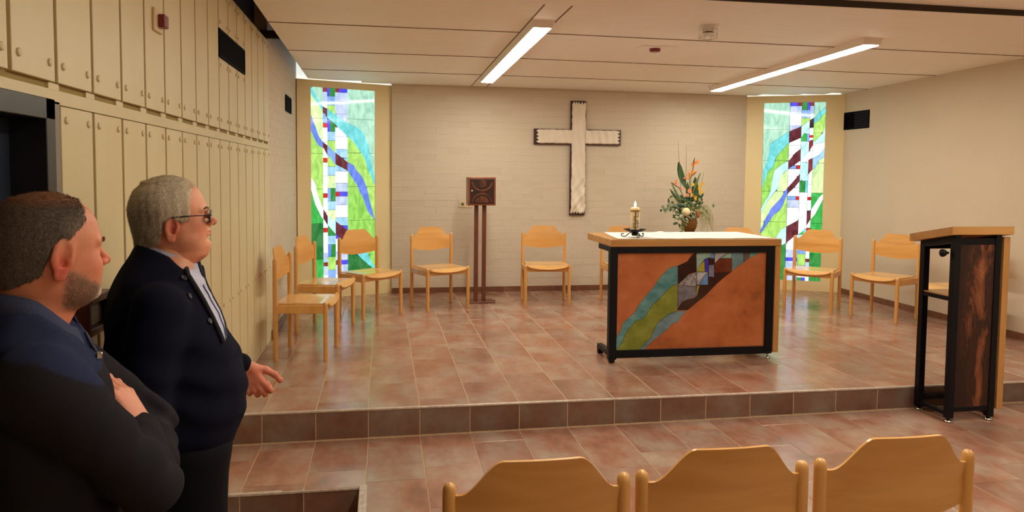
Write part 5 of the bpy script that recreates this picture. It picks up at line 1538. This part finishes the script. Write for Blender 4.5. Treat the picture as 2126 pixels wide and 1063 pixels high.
def person(fr, floor_z, label, head, cloth_fn, cloth_bb, trous_fn, skin_cols, hair, hands, names, mats, cloth_cols, inner):
    root = None
    # head
    hfn = head_sdf(head['opt'])
    P, Fq = nets(hfn, (-.135, -.112, -.22), (.135, .112, .135), .0023)
    P = relax(P, Fq, 1, .35)
    cols = skin_cols(P)
    Ph = xf(P, *head['rot'], head['pos'])
    allP = [Ph]; allF = [Fq]; allC = [cols]; n = len(Ph)
    for (C_, arm, hc) in hands:
        p, f = hand_mesh(C_, arm); allP.append(p); allF.append(f+n); n += len(p)
        w = np.clip((p[:, 2]*0)+.5+.5*np.sin(p[:, 0]*160+p[:, 2]*120), 0, 1)*.25
        allC.append(mixc(np.repeat(hc[None, :], len(p), 0), lin(196, 104, 86), w))
    p, f = nets(inner, cloth_bb[0], cloth_bb[1], .014); allP.append(p); allF.append(f+n); allC.append(np.repeat(lin(200, 140, 110)[None, :], len(p), 0))
    me = np_mesh('person', np.concatenate(allP), np.concatenate(allF), SKIN, C4(np.concatenate(allC)))
    root = link('person', me, None, (fr.o.x, fr.o.y, 0), fr.a)
    tag(root, label, 'person')
    # hair: shell plus short hairs
    ex, ez = head['opt']['ear']; es_ = head['opt']['ears']
    hbare = head_sdf(dict(head['opt'], noear=True))
    hr = lambda X, Y, Z: smax(smax(hbare(X, Y, Z)-hair['thick'](X, Y, Z), hair['out'](X, Y, Z), .006), -ell(X, np.abs(Y), Z, (ex+.002, .088, ez+.001), (.0180*es_, .030, .034*es_)), .004)
    p, f = nets(hr, (-.14, -.10, -.12), (.10, .10, .145), .0030)
    cc = hair['col'](p); Nn = sgrad(hr, p)
    d_ = hbare(p[:, 0], p[:, 1], p[:, 2])
    keep = (d_ > .0004)[f].any(1); f2 = f[keep]
    po = xf(p, *head['rot'], head['pos'])
    ho = link('hair', np_mesh('hair', po, f2, HAIRM, C4(cc)), root)
    V, T_, SC = strands(p, Nn, hair['dens'](p)*(d_ > .0005), cc, hair['n'], hair['len'], hair['flow'], 5, w=hair['w'], lift=hair.get('lift', .25))
    V = xf(V, *head['rot'], head['pos'])
    so_ = link('hair_strands', np_mesh('hair_strands', V, T_, HAIRM, SC, False), ho); so_['kind'] = 'stuff'
    # clothes
    p, f = nets(cloth_fn, cloth_bb[0], cloth_bb[1], .0065); p = relax(p, f, 1, .4)
    link(names[0], np_mesh(names[0], p, f, mats[0], C4(cloth_cols(p))), root)
    p, f = nets(trous_fn, (-.24, -.28, floor_z+.03), (.26, .28, .95), .010)
    link('trousers', np_mesh('trousers', p, f, mats[1]), root)
    return root, hfn
def arm_fn(X, Y, Z, sh, el, wr, r): return smin(caps(X, Y, Z, sh, el, r[0], r[1]), caps(X, Y, Z, el, wr, r[1], r[2]), .02)

# ------------------------------ the man with glasses
FL = PIT_Z+.008
fA = Frame(.053, -1.972, 14.25)
TA = [(1.352,.050,-.108,.066,-.02),(1.33,.066,-.116,.075,-.02),(1.30,.074,-.132,.092,-.03),(1.265,.078,-.155,.135,-.03),(1.23,.082,-.172,.185,-.03),(1.18,.092,-.193,.212,-.03),
      (1.12,.118,-.204,.222,-.03),(1.06,.149,-.206,.228,-.02),(1.00,.178,-.203,.232,-.01),(.94,.196,-.195,.236,0),(.88,.204,-.182,.238,0),(.82,.200,-.172,.236,0),(.77,.185,-.165,.23,0),(.72,.163,-.160,.215,0),(.695,.150,-.158,.208,0)]
shA, elA, wrA = (-.045,-.205,1.165), (-.090,-.255,.90), (-.075,-.235,.68)
shB, elB, wrB = (-.035,.205,1.165), (-.02,.285,.905), (.205,.235,.888)
def clothA0(X, Y, Z):
    d = loft(X, Y, Z, TA, 2.2)
    d = smin(d, arm_fn(X, Y, Z, shA, elA, wrA, (.078,.062,.050)), .028)
    d = smin(d, arm_fn(X, Y, Z, shB, elB, wrB, (.078,.053,.034)), .05)
    return d
def clothA(X, Y, Z):
    d = clothA0(X, Y, Z)
    d = smax(d, -(loft(X, Y, Z+.0, [(1.40,.060,-.098,.062,-.02),(1.345,.058,-.100,.062,-.02),(1.30,.064,-.100,.066,-.02),(1.24,.050,-.09,.05,-.02),(1.235,.0,-.01,.01,-.02)], 2.1)), .004)
    d = smax(d, (Z-(1.338-.43*(X+.102)-.03*np.clip(-Y/.07, 0, 1)*np.clip((X+.02)/.06, 0, 1)))*.9, .006)
    fo = .0035*np.sin((Z*1.0+X*.55)*62+2*np.sin(Y*14))*np.exp(-((Z-.93)/.16)**2)
    fo = fo+.004*vnoise(X, Y, Z, 17, 9)+.003*np.abs(vnoise(X, Y, Z, 30, 19))+.0045*np.sin((Z-X*.8)*58)*np.exp(-((X+.07)**2+(Y+.26)**2+(Z-.93)**2)/.012)
    rib = .0007*np.sin(Z*900)*(Z < .725)
    return d+fo-.004*np.exp(-((Z-.712)/.014)**2)+rib
def innerA(X, Y, Z):
    d = clothA0(X, Y, Z)+.02
    for s_ in (-1, 1): d = smin(d, caps(X, Y, Z, (.0, .1*s_, .70), (-.01, .11*s_, FL+.06), .075, .04), .03)
    return d
def trA(X, Y, Z):
    d = ell(X, Y, Z, (.0,0,.72), (.158,.205,.15))
    for s_ in (-1, 1):
        l_ = smin(caps(X, Y, Z, (.02, .10*s_, .70), (.035, .115*s_, .30), .125, .088), caps(X, Y, Z, (.035, .115*s_, .30), (.01, .12*s_, FL+.09), .088, .068), .03)
        d = smin(d, l_, .03)
    d = smax(d, Z-.75, .01)
    return d+.003*vnoise(X, Y, Z, 16, 4)+.003*np.sin(Z*55+X*20)*np.exp(-((Z-.25)/.12)**2)
def skinA(P):
    X, Y, Z = P.T; A = np.abs(Y)
    c = np.repeat(lin(218, 152, 120)[None, :], len(P), 0)
    c = mixc(c, lin(206, 112, 86), .7*gauss(P, (.06, .045, -.035), (.03, .03, .028)))
    c = mixc(c, lin(198, 86, 68), .8*gauss(P, (.104, 0, -.022), (.018, .018, .014)))
    c = mixc(c, lin(192, 88, 70), .8*gauss(P, (-.012, .082, -.03), (.025, .018, .036)))
    c = mixc(c, lin(186, 88, 78), .8*gauss(P, (.097, 0, -.054), (.014, .020, .009)))
    c = mixc(c, lin(222, 158, 124), .5*gauss(P, (.075, 0, .055), (.03, .06, .03)))
    c = mixc(c, lin(200, 118, 88), .6*np.clip((-.085-Z)/.05, 0, 1))
    c = mixc(c, lin(110, 60, 48), .55*gauss(P, (.09, .03, .0), (.02, .016, .005)))
    return c
def hairA_edge(X, Y, Z):
    """lowest height of the hair at a given x"""
    return np.interp(X, [-.13,-.09,-.050,-.040,.006,.012,.034,.040,.052,.066,.078], [-.088,-.090,-.070,-.004,-.004,-.012,-.006,.055,.086,.096,.118])
hairA = dict(
    thick=lambda X, Y, Z: np.interp(X, [-.12, -.02, .03, .07], [.0095, .009, .0065, .0022])+.0016*vnoise(X, Y, Z*.5, 120, 8)+0*Z,
    out=lambda X, Y, Z: hairA_edge(X, Y, Z)-Z+0*Y,
    col=lambda p: mixc(mixc(np.repeat(lin(206, 194, 172)[None, :], len(p), 0), lin(142, 130, 112), np.clip((-.02-p[:, 0])/.06, 0, 1)*np.clip((.10-p[:, 2])/.08, 0, 1)*.75), lin(190, 134, 100), .55*np.clip((p[:, 0]-.03)/.03, 0, 1)),
    dens=lambda p: np.where(p[:, 0] > .035, .35, 1.0), n=30000, len=.0105, lift=.20, w=.00042,
    flow=lambda p: np.stack([-.35-0*p[:, 0], .25*np.sign(p[:, 1])*np.clip(p[:, 2]/.1, 0, 1), -.9*np.clip(1.2-p[:, 2]/.09, 0, 1)-.05], 1))
cC = hand_caps((.212, .238, .874), (.42, -.10, -.88), (.90, -.12, .42), [(.75, 1.1, .7), (.85, 1.15, .7), (.95, 1.2, .7), (1.05, 1.2, .7)], .12, thumb=((.85, .50, .12), (.95, .22, .25)), s=1.06)
cN = hand_caps((-.074, -.235, .670), (-.1, .05, -.95), (-.5, .8, .2), [(.3, .4, .3)]*4, .1)
navy = vcol_mat('navy knit wool', .9, 0.12, .35, 800, sheen=0, nvar=.1, nscale=200)
blacktr = mat('black trousers cloth', srgb(13, 13, 20), .85, spec=.15, bump=.15, bscale=300, sheen=0)
pA, hA = person(fA, FL, 'heavy older man with glasses and grey hair in a dark navy cardigan, looking right', dict(opt=dict(w=1.0, neck=.064, dewlap=.022, jowl=.008, ear=(-.018, -.032), ears=1.08, nose=.002), rot=(R(3), R(3), 0), pos=(.0, 0, 1.416)),
    clothA, ((-.26, -.36, .67), (.30, .36, 1.37)), trA, skinA, hairA, [(cC, ((.16, .245, .885), (.212, .238, .874)), lin(214, 132, 106)), (cN, ((-.075, -.236, .72), (-.074, -.235, .670)), lin(214, 132, 106))],
    ('cardigan',), (navy, blacktr), lambda p: np.repeat(lin(15, 17, 34)[None, :], len(p), 0), innerA)
shoe_m = mat('black leather', srgb(20, 18, 18), .35)
shoes(fA, pA, ((-.0, .12, .1), (-.0, -.12, -.1)), PIT_Z+.0075, shoe_m)
HA = lambda p: xf(np.array([p], float), R(3), R(3), 0, (0, 0, 1.416))[0]
# glasses
frm = mat('dark metal glasses frame', srgb(30, 28, 34), .3, metal=.6)
gm_ = mat('spectacle lens', (1, 1, 1, 1), .02); gm_.node_tree.nodes['Principled BSDF'].inputs['Transmission Weight'].default_value = 1.0; gm_.node_tree.nodes['Principled BSDF'].inputs['IOR'].default_value = 1.12
gb = MB()
for s_ in (-1, 1):
    gb.tube([HA(q) for q in ((-.016, .0895*s_, .0035), (.022, .0885*s_, .005), (.050, .080*s_, .004), (.094, .064*s_, .002), (.0985, .060*s_, .002))], [.0016,.0019,.0018,.0016,.0016], 6)
    loop = []
    for k in range(25):
        a = 2*math.pi*k/24; y = s_*(.0335+.0265*math.copysign(abs(math.cos(a))**.6, math.cos(a))); z = -.004+.0175*math.copysign(abs(math.sin(a))**.7, math.sin(a))
        loop.append(HA((.104-.20*abs(y)*abs(y)/.06-.08*(-.004-z), y, z)))
    gb.tube(loop, .0014, 6, cap=False)
gb.tube([HA(q) for q in ((.1035, .008, .002), (.107, 0, .005), (.1035, -.008, .002))], .0014, 6)
gl_ = gb.build('glasses_frame', frm, pA)
for s_ in (-1, 1):
    b = MB(); P_ = []
    for j in range(7):
        z = -.004+(-1+2*j/6)*.0165; row = []
        wv = math.sqrt(max(.3, 1-(abs(-1+2*j/6))**4))
        for i in range(9):
            y = s_*(.0335+.0255*wv*(-1+2*i/8)); row.append(HA((.104-.20*y*y/.06-.08*(-.004-z), y, z)))
        P_.append(row)
    b.grid(P_, True, .0012); b.build('lens', gm_, gl_)
def face_bits(root, H, browcol, iris, hf, rotp):
    eye = mat('eye white', srgb(226, 214, 204), .15); ir = mat('iris', iris, .1)
    for s_ in (-1, 1):
        c = H((.0662, .031*s_, 0)); b = MB()
        b.lathe([(.0132*math.cos(R(a)), .0132*math.sin(R(a))) for a in range(-88, 90, 11)], c[0], c[1], 16, cap=False, mat=Matrix.Translation((0, 0, c[2]))); e_ = b.build('eye', eye, root)
        c = H((.0760, .031*s_, 0)); b = MB()
        b.lathe([(.0045*math.cos(R(a)), .0045*math.sin(R(a))) for a in range(-88, 90, 22)], c[0]-.001, c[1], 10, cap=False, mat=Matrix.Translation((0, 0, c[2]))); b.build('iris', ir, e_)
        b = MB(); rr = random.Random(4)
        for k in range(80):
            t = rr.random(); y = s_*(.012+.036*t); x = .0945-.30*(abs(y)-.01)**1.25*2.2; z = .021+.005*math.sin(t*3)+rr.uniform(-.003, .003)
            q = np.array([[x, y, z]], float)
            for _ in range(8): q = q-sgrad(hf, q)*hf(q[:, 0], q[:, 1], q[:, 2])[:, None]
            g0 = sgrad(hf, q)[0]; q = q[0]
            p0 = Vector(H(q)); p1 = Vector(H(q+g0*.0022+np.array((-.001, s_*.006, rr.uniform(-.001, .002))))); b.tube([p0, p1], [.0006, .0002], 3, cap=False)
        b.build('eyebrow', browcol, root)
face_bits(pA, HA, mat('grey brow', srgb(150, 130, 108), .7), srgb(70, 80, 90), hA, None)
# shirt showing in the open neck and front of the cardigan
shirt_m = mat('pale blue shirt cloth', srgb(196, 198, 216), .7, bump=.15, bscale=260, noise=220, col2=srgb(168, 174, 204), nlo=.45, nhi=.55)
P_ = []
for j in range(9):                      # standing collar round the neck
    v = j/8; row = []
    for i in range(41):
        a = 2*math.pi*i/40; fx = -.022+(.083+.004*v)*math.cos(a)*(1 if math.cos(a) < 0 else .98); ly = (.0655+.003*v)*math.sin(a)
        ztop = 1.349-.43*(fx+.105)
        row.append((fx, ly, ztop-.055*v))
    P_.append(row)
b = MB(); b.grid(P_, True, .002); sh_ = b.build('shirt_collar', shirt_m, pA)
def on(px, py, lift=.0): 
    q = ray_hit(fA, clothA, px, py)
    return q
near = [(383,553),(388,572),(404,598),(420,626),(438,660),(452,690),(461,712)]
farp = [(411,545),(414,560),(424,590),(437,618),(452,645),(462,672),(467,700)]
def dens(pts):
    o_ = []
    for a, b_ in zip(pts[:-1], pts[1:]): o_ += [(a[0]+(b_[0]-a[0])*k/3, a[1]+(b_[1]-a[1])*k/3) for k in range(3)]
    return o_+[pts[-1]]
near, farp = dens(near), dens(farp)
rowN = [on(*q) for q in near]; rowF = [on(*q) for q in farp]
if all(q is not None for q in rowN) and all(q is not None for q in rowF):
    out_ = sgrad(clothA, np.array(rowN)); outF = sgrad(clothA, np.array(rowF))
    P_ = []
    for q, r_, n0, n1 in zip(rowN, rowF, out_, outF):
        row = []
        for i in range(9):
            t = i/8; p_ = (q*(1-t)+r_*t); nn_ = n0*(1-t)+n1*t; nn_ = nn_/np.linalg.norm(nn_)
            for _ in range(6):
                v = float(clothA(p_[:1], p_[1:2], p_[2:3])[0]); p_ = p_-nn_*v
            row.append(p_+nn_*.006)
        P_.append(row)
    b = MB(); b.grid(P_, True, .002); b.build('shirt_front', shirt_m, pA)
    b = MB(); b.tube([q+n*.005 for q, n in zip(rowN, out_)], [.0075]*len(rowN), 8); b.tube([q+n*.005 for q, n in zip(rowF, outF)], [.006]*len(rowF), 8)
    edge_m = mat('navy knit edging', srgb(18, 20, 34), .85, bump=.3, bscale=400); b.build('cardigan_edging', edge_m, pA)
    pk = mat('dark blue placket', srgb(60, 64, 110), .7)
    b = MB(); b.tube([Vector(r[4])+Vector(n)*.003 for r, n in zip(P_[6:], out_[6:])], .0026, 6); b.build('shirt_placket', pk, pA)
btn = mat('dark button', srgb(34, 34, 44), .3)
for q in ((381,578),(392,615),(434,667)):
    h_ = on(*q)
    if h_ is None: continue
    nn_ = Vector(sgrad(clothA, h_[None, :])[0]); m4 = Matrix.Translation(Vector(h_)+nn_*.001) @ nn_.to_track_quat('Z', 'Y').to_matrix().to_4x4()
    b = MB(); b.lathe([(.0095, 0), (.010, .003), (.008, .0045), (.0055, .003), (.0003, .003)], n=16, cap=False, mat=m4); b.build('button', btn, pA)

# ------------------------------ the bearded man with folded arms
fB = Frame(.026, -2.772, 25)
TB = [(1.335,.006,-.112,.072,-.05),(1.31,.012,-.116,.078,-.05),(1.285,.026,-.122,.090,-.05),(1.255,.036,-.134,.125,-.05),(1.225,.050,-.145,.165,-.04),(1.18,.070,-.152,.195,-.03),(1.12,.094,-.155,.202,-.03),(1.05,.108,-.150,.200,-.02),
      (.95,.112,-.142,.195,-.01),(.85,.108,-.135,.19,0),(.75,.10,-.135,.19,0),(.70,.096,-.135,.19,0)]
s1, e1, w1 = (-.045,-.195,1.165), (.128,-.198,.945), (.148,.000,.988)
s2, e2, w2 = (-.030,.195,1.165), (.195,.185,.945), (.178,-.035,.925)
def clothB0(X, Y, Z):
    d = loft(X, Y, Z, TB, 2.2)
    d = smin(d, arm_fn(X, Y, Z, s1, e1, w1, (.080,.059,.044)), .026)
    d = smin(d, arm_fn(X, Y, Z, s2, e2, w2, (.078,.058,.044)), .022)
    return d
def clothB(X, Y, Z):
    d = clothB0(X, Y, Z)
    d = smax(d, -loft(X, Y, Z, [(1.40,.020,-.104,.066,-.05),(1.31,.012,-.106,.067,-.05),(1.27,.022,-.10,.064,-.05),(1.22,.02,-.07,.03,-.04),(1.215,-.02,-.05,.01,-.04)], 2.1), .004)
    d = smax(d, (Z-np.interp(X, [-.12,-.10,-.04,.03,.05], [1.322,1.312,1.282,1.222,1.19])-.05*np.clip(Y/.08, 0, 1))*.85, .006)
    fo = .006*vnoise(X, Y, Z, 13, 21)+.0050*np.abs(vnoise(X, Y, Z, 26, 22))+.0022*vnoise(X, Y, Z, 60, 23)
    fo = fo+.0085*np.sin((X*.6-Z*.9)*66+Y*20)*np.exp(-((X-.15)**2+(Y+.17)**2+(Z-.96)**2)/.012)
    fo = fo+.0080*np.sin((X+Z*.8)*80+Y*30)*np.exp(-((X-.19)**2+(Y-.15)**2+(Z-.95)**2)/.010)
    return d+fo
def innerB(X, Y, Z):
    d = clothB0(X, Y, Z)+.022
    for s_ in (-1, 1): d = smin(d, caps(X, Y, Z, (-.01, .095*s_, .72), (-.02, .10*s_, FL+.06), .07, .04), .03)
    return d
def trB(X, Y, Z):
    d = ell(X, Y, Z, (-.01,0,.76), (.13,.18,.14))
    for s_ in (-1, 1):
        d = smin(d, smin(caps(X, Y, Z, (-.005, .095*s_, .74), (.01, .10*s_, .32), .105, .078), caps(X, Y, Z, (.01, .10*s_, .32), (-.015, .105*s_, FL+.09), .078, .06), .03), .03)
    return smax(d, Z-.85, .01)+.003*vnoise(X, Y, Z, 16, 4)
def skinB(P):
    X, Y, Z = P.T; A = np.abs(Y)
    c = np.repeat(lin(214, 142, 110)[None, :], len(P), 0)
    c = mixc(c, lin(206, 108, 82), .75*gauss(P, (.06, .045, -.030), (.03, .03, .028)))
    c = mixc(c, lin(200, 88, 68), .8*gauss(P, (.104, 0, -.022), (.018, .018, .014)))
    c = mixc(c, lin(206, 92, 78), .9*gauss(P, (-.012, .082, -.03), (.025, .018, .036)))
    c = mixc(c, lin(186, 88, 78), .8*gauss(P, (.097, 0, -.054), (.014, .020, .009)))
    c = mixc(c, lin(212, 136, 104), .5*gauss(P, (.075, 0, .055), (.03, .06, .03)))
    # scalp shining through on the crown
    c = mixc(c, lin(150, 92, 62), .8*np.clip((Z-.07)/.03, 0, 1)*np.clip((.06-X)/.03, 0, 1))
    # stubble shadow of the beard
    bz = beardw(P); c = mixc(c, lin(150, 118, 100), .55*bz)
    c = mixc(c, lin(196, 108, 78), .55*np.clip((-.10-Z)/.04, 0, 1))
    return c
def beardw(P):
    X, Y, Z = P.T; A = np.abs(Y)
    side = np.clip((X-(-.004))/.012, 0, 1)*np.clip((np.interp(X, [0, .03, .06, .075, .09], [-.028, -.040, -.060, -.066, -.066])-Z)/.010, 0, 1)*np.clip((Z+.118)/.012, 0, 1)
    mus = np.clip((X-.075)/.008, 0, 1)*np.clip((-.034-Z)/.004, 0, 1)*np.clip((Z+.0465)/.003, 0, 1)*np.clip((.032-A)/.006, 0, 1)
    lip = gauss(P, (.096, 0, -.056), (.012, .018, .006))
    return np.clip(np.maximum(side, mus)-lip, 0, 1)
def hairB_edge(X, Y, Z): return np.interp(X, [-.13,-.09,-.045,-.030,-.004,.004,.020,.036,.044,.060], [-.068,-.070,-.045,.006,.012,.030,.046,.062,.102,.125])
hairB = dict(
    thick=lambda X, Y, Z: .0042-.0026*np.clip((Z-.085)/.02, 0, 1)+.0006*vnoise(X, Y, Z, 160, 8),
    out=lambda X, Y, Z: hairB_edge(X, Y, Z)-Z+0*Y,
    col=lambda p: mixc(mixc(np.repeat(lin(92, 80, 70)[None, :], len(p), 0), lin(122, 78, 54), .85*np.clip((p[:, 2]-.086)/.02, 0, 1)), lin(150, 130, 112), .75*np.clip((p[:, 0]+.02)/.05, 0, 1)*np.clip((.09-p[:, 2])/.03, 0, 1)),
    dens=lambda p: np.clip(1.1-(p[:, 2]-.07)/.05, .25, 1), n=24000, len=.0048, lift=.6, w=.00045,
    flow=lambda p: np.stack([-.5-0*p[:, 0], .2*np.sign(p[:, 1]), -.7-0*p[:, 0]], 1))
cR = hand_caps((.152, .008, .997), (-.42, .34, .84), (-.55, -.70, .1), [(.25, .35, .2), (.22, .35, .2), (.25, .4, .2), (.3, .4, .25)], .10, thumb=((.8, .45, .2), (.9, .2, .3)), s=.98)
cL = hand_caps((.165, -.050, .925), (-.62, -.78, -.05), (-.1, .1, 1), [(.15, .3, .2), (.2, .35, .25), (.25, .35, .25), (.3, .4, .3)], .12, s=1.0)
fleece = vcol_mat('fleece cloth', .95, 0.12, .4, 650, sheen=.0, nvar=.15, nscale=160)
def fleece_cols(p):
    """slate blue yoke over a charcoal jacket body"""
    X, Y, Z = p.T
    yk = np.clip((Z-np.interp(X, [-.16, -.05, .0, .05, .12], [1.225, 1.215, 1.185, 1.155, 1.150]))/.005, 0, 1)
    c = np.repeat(lin(38, 36, 42)[None, :], len(p), 0)
    return mixc(c, lin(42, 50, 80), yk)
pB, hB = person(fB, FL, 'bearded man with cropped hair and folded arms in a slate blue and charcoal fleece jacket', dict(opt=dict(w=.97, neck=.058, dewlap=.0, jowl=.0, ear=(-.012, -.010), ears=1.2, nose=.0, nape=.97), rot=(R(18), R(-2), 0), pos=(-.009, .0, 1.392)),
    clothB, ((-.23, -.33, .70), (.30, .33, 1.35)), trB, skinB, hairB, [(cR, ((.156, -.05, .98), (.152, .008, .997)), lin(222, 150, 120)), (cL, ((.185, .02, .93), (.165, -.05, .925)), lin(214, 132, 104))],
    ('fleece_jacket',), (fleece, blacktr), fleece_cols, innerB)
shoes(fB, pB, ((-.02, .105, .1), (-.02, -.105, -.1)), PIT_Z+.0075, shoe_m)
HB = lambda p: xf(np.array([p], float), R(18), R(-2), 0, (-.009, 0, 1.392))[0]
face_bits(pB, HB, mat('sandy brow', srgb(140, 104, 76), .7), srgb(90, 110, 120), hB, None)
# beard: short grey and dark hairs
P, Fq = nets(hB, (-.01, -.09, -.13), (.12, .09, -.02), .003)
bw = beardw(P); Nn = sgrad(hB, P)
bc = mixc(np.repeat(lin(128, 98, 80)[None, :], len(P), 0), lin(226, 210, 192), np.clip((P[:, 0]-.045)/.03, 0, 1)*np.clip((.062-np.abs(P[:, 1]))/.03, 0, 1))
bc = mixc(bc, lin(176, 150, 128), .4*np.clip((P[:, 2]+.08)/.04, 0, 1))
V, T_, SC = strands(P, Nn, bw+1e-9, bc, 9000, .0042, lambda p: np.stack([.25+0*p[:, 0], 0*p[:, 0], -.9+0*p[:, 0]], 1), 9, w=.00035, lift=.4)
o = link('beard', np_mesh('beard', xf(V, R(18), R(-2), 0, (-.009, 0, 1.392)), T_, HAIRM, SC, False), pB); o['kind'] = 'stuff'
# folded collar and zip
slate = mat('slate collar fleece', srgb(52, 60, 90), .95, bump=.3, bscale=300)
P_ = []
for j in range(7):
    v = j/6; row = []
    for i in range(37):
        a = R(20)+R(320)*i/36; rx = .078+.016*math.sin(v*2.6); fx = -.050+rx*math.cos(a)*(1.05 if math.cos(a) > 0 else .86); ly = (.078+.016*math.sin(v*2.6))*math.sin(a)
        ztop = np.interp(fx, [-.12,-.10,-.04,.03,.05], [1.332,1.322,1.294,1.236,1.21])+.035*max(0, math.sin(a))
        row.append((fx, ly, ztop-.052*v+.006*math.sin(a*3)))
    P_.append(row)
b = MB(); b.grid(P_, True, .004); b.build('collar', slate, pB)
zp = [ray_hit(fB, clothB, *q) for q in ((166,664),(176,690),(190,716),(203,738))]
zp = [q for q in zp if q is not None]
if len(zp) > 1:
    b = MB(); b.tube([Vector(q)+Vector(sgrad(clothB, q[None, :])[0])*.002 for q in zp], .0024, 6); b.build('zip', mat('grey zip', srgb(96, 98, 112), .4, metal=.4), pB)
    q = zp[-1]; b = MB(); b.bbox((q[0]-.004, q[1]-.012, q[2]-.006), (q[0]+.008, q[1]-.002, q[2]+.008), .002); b.build('zip_pull', M['chrome'], pB)
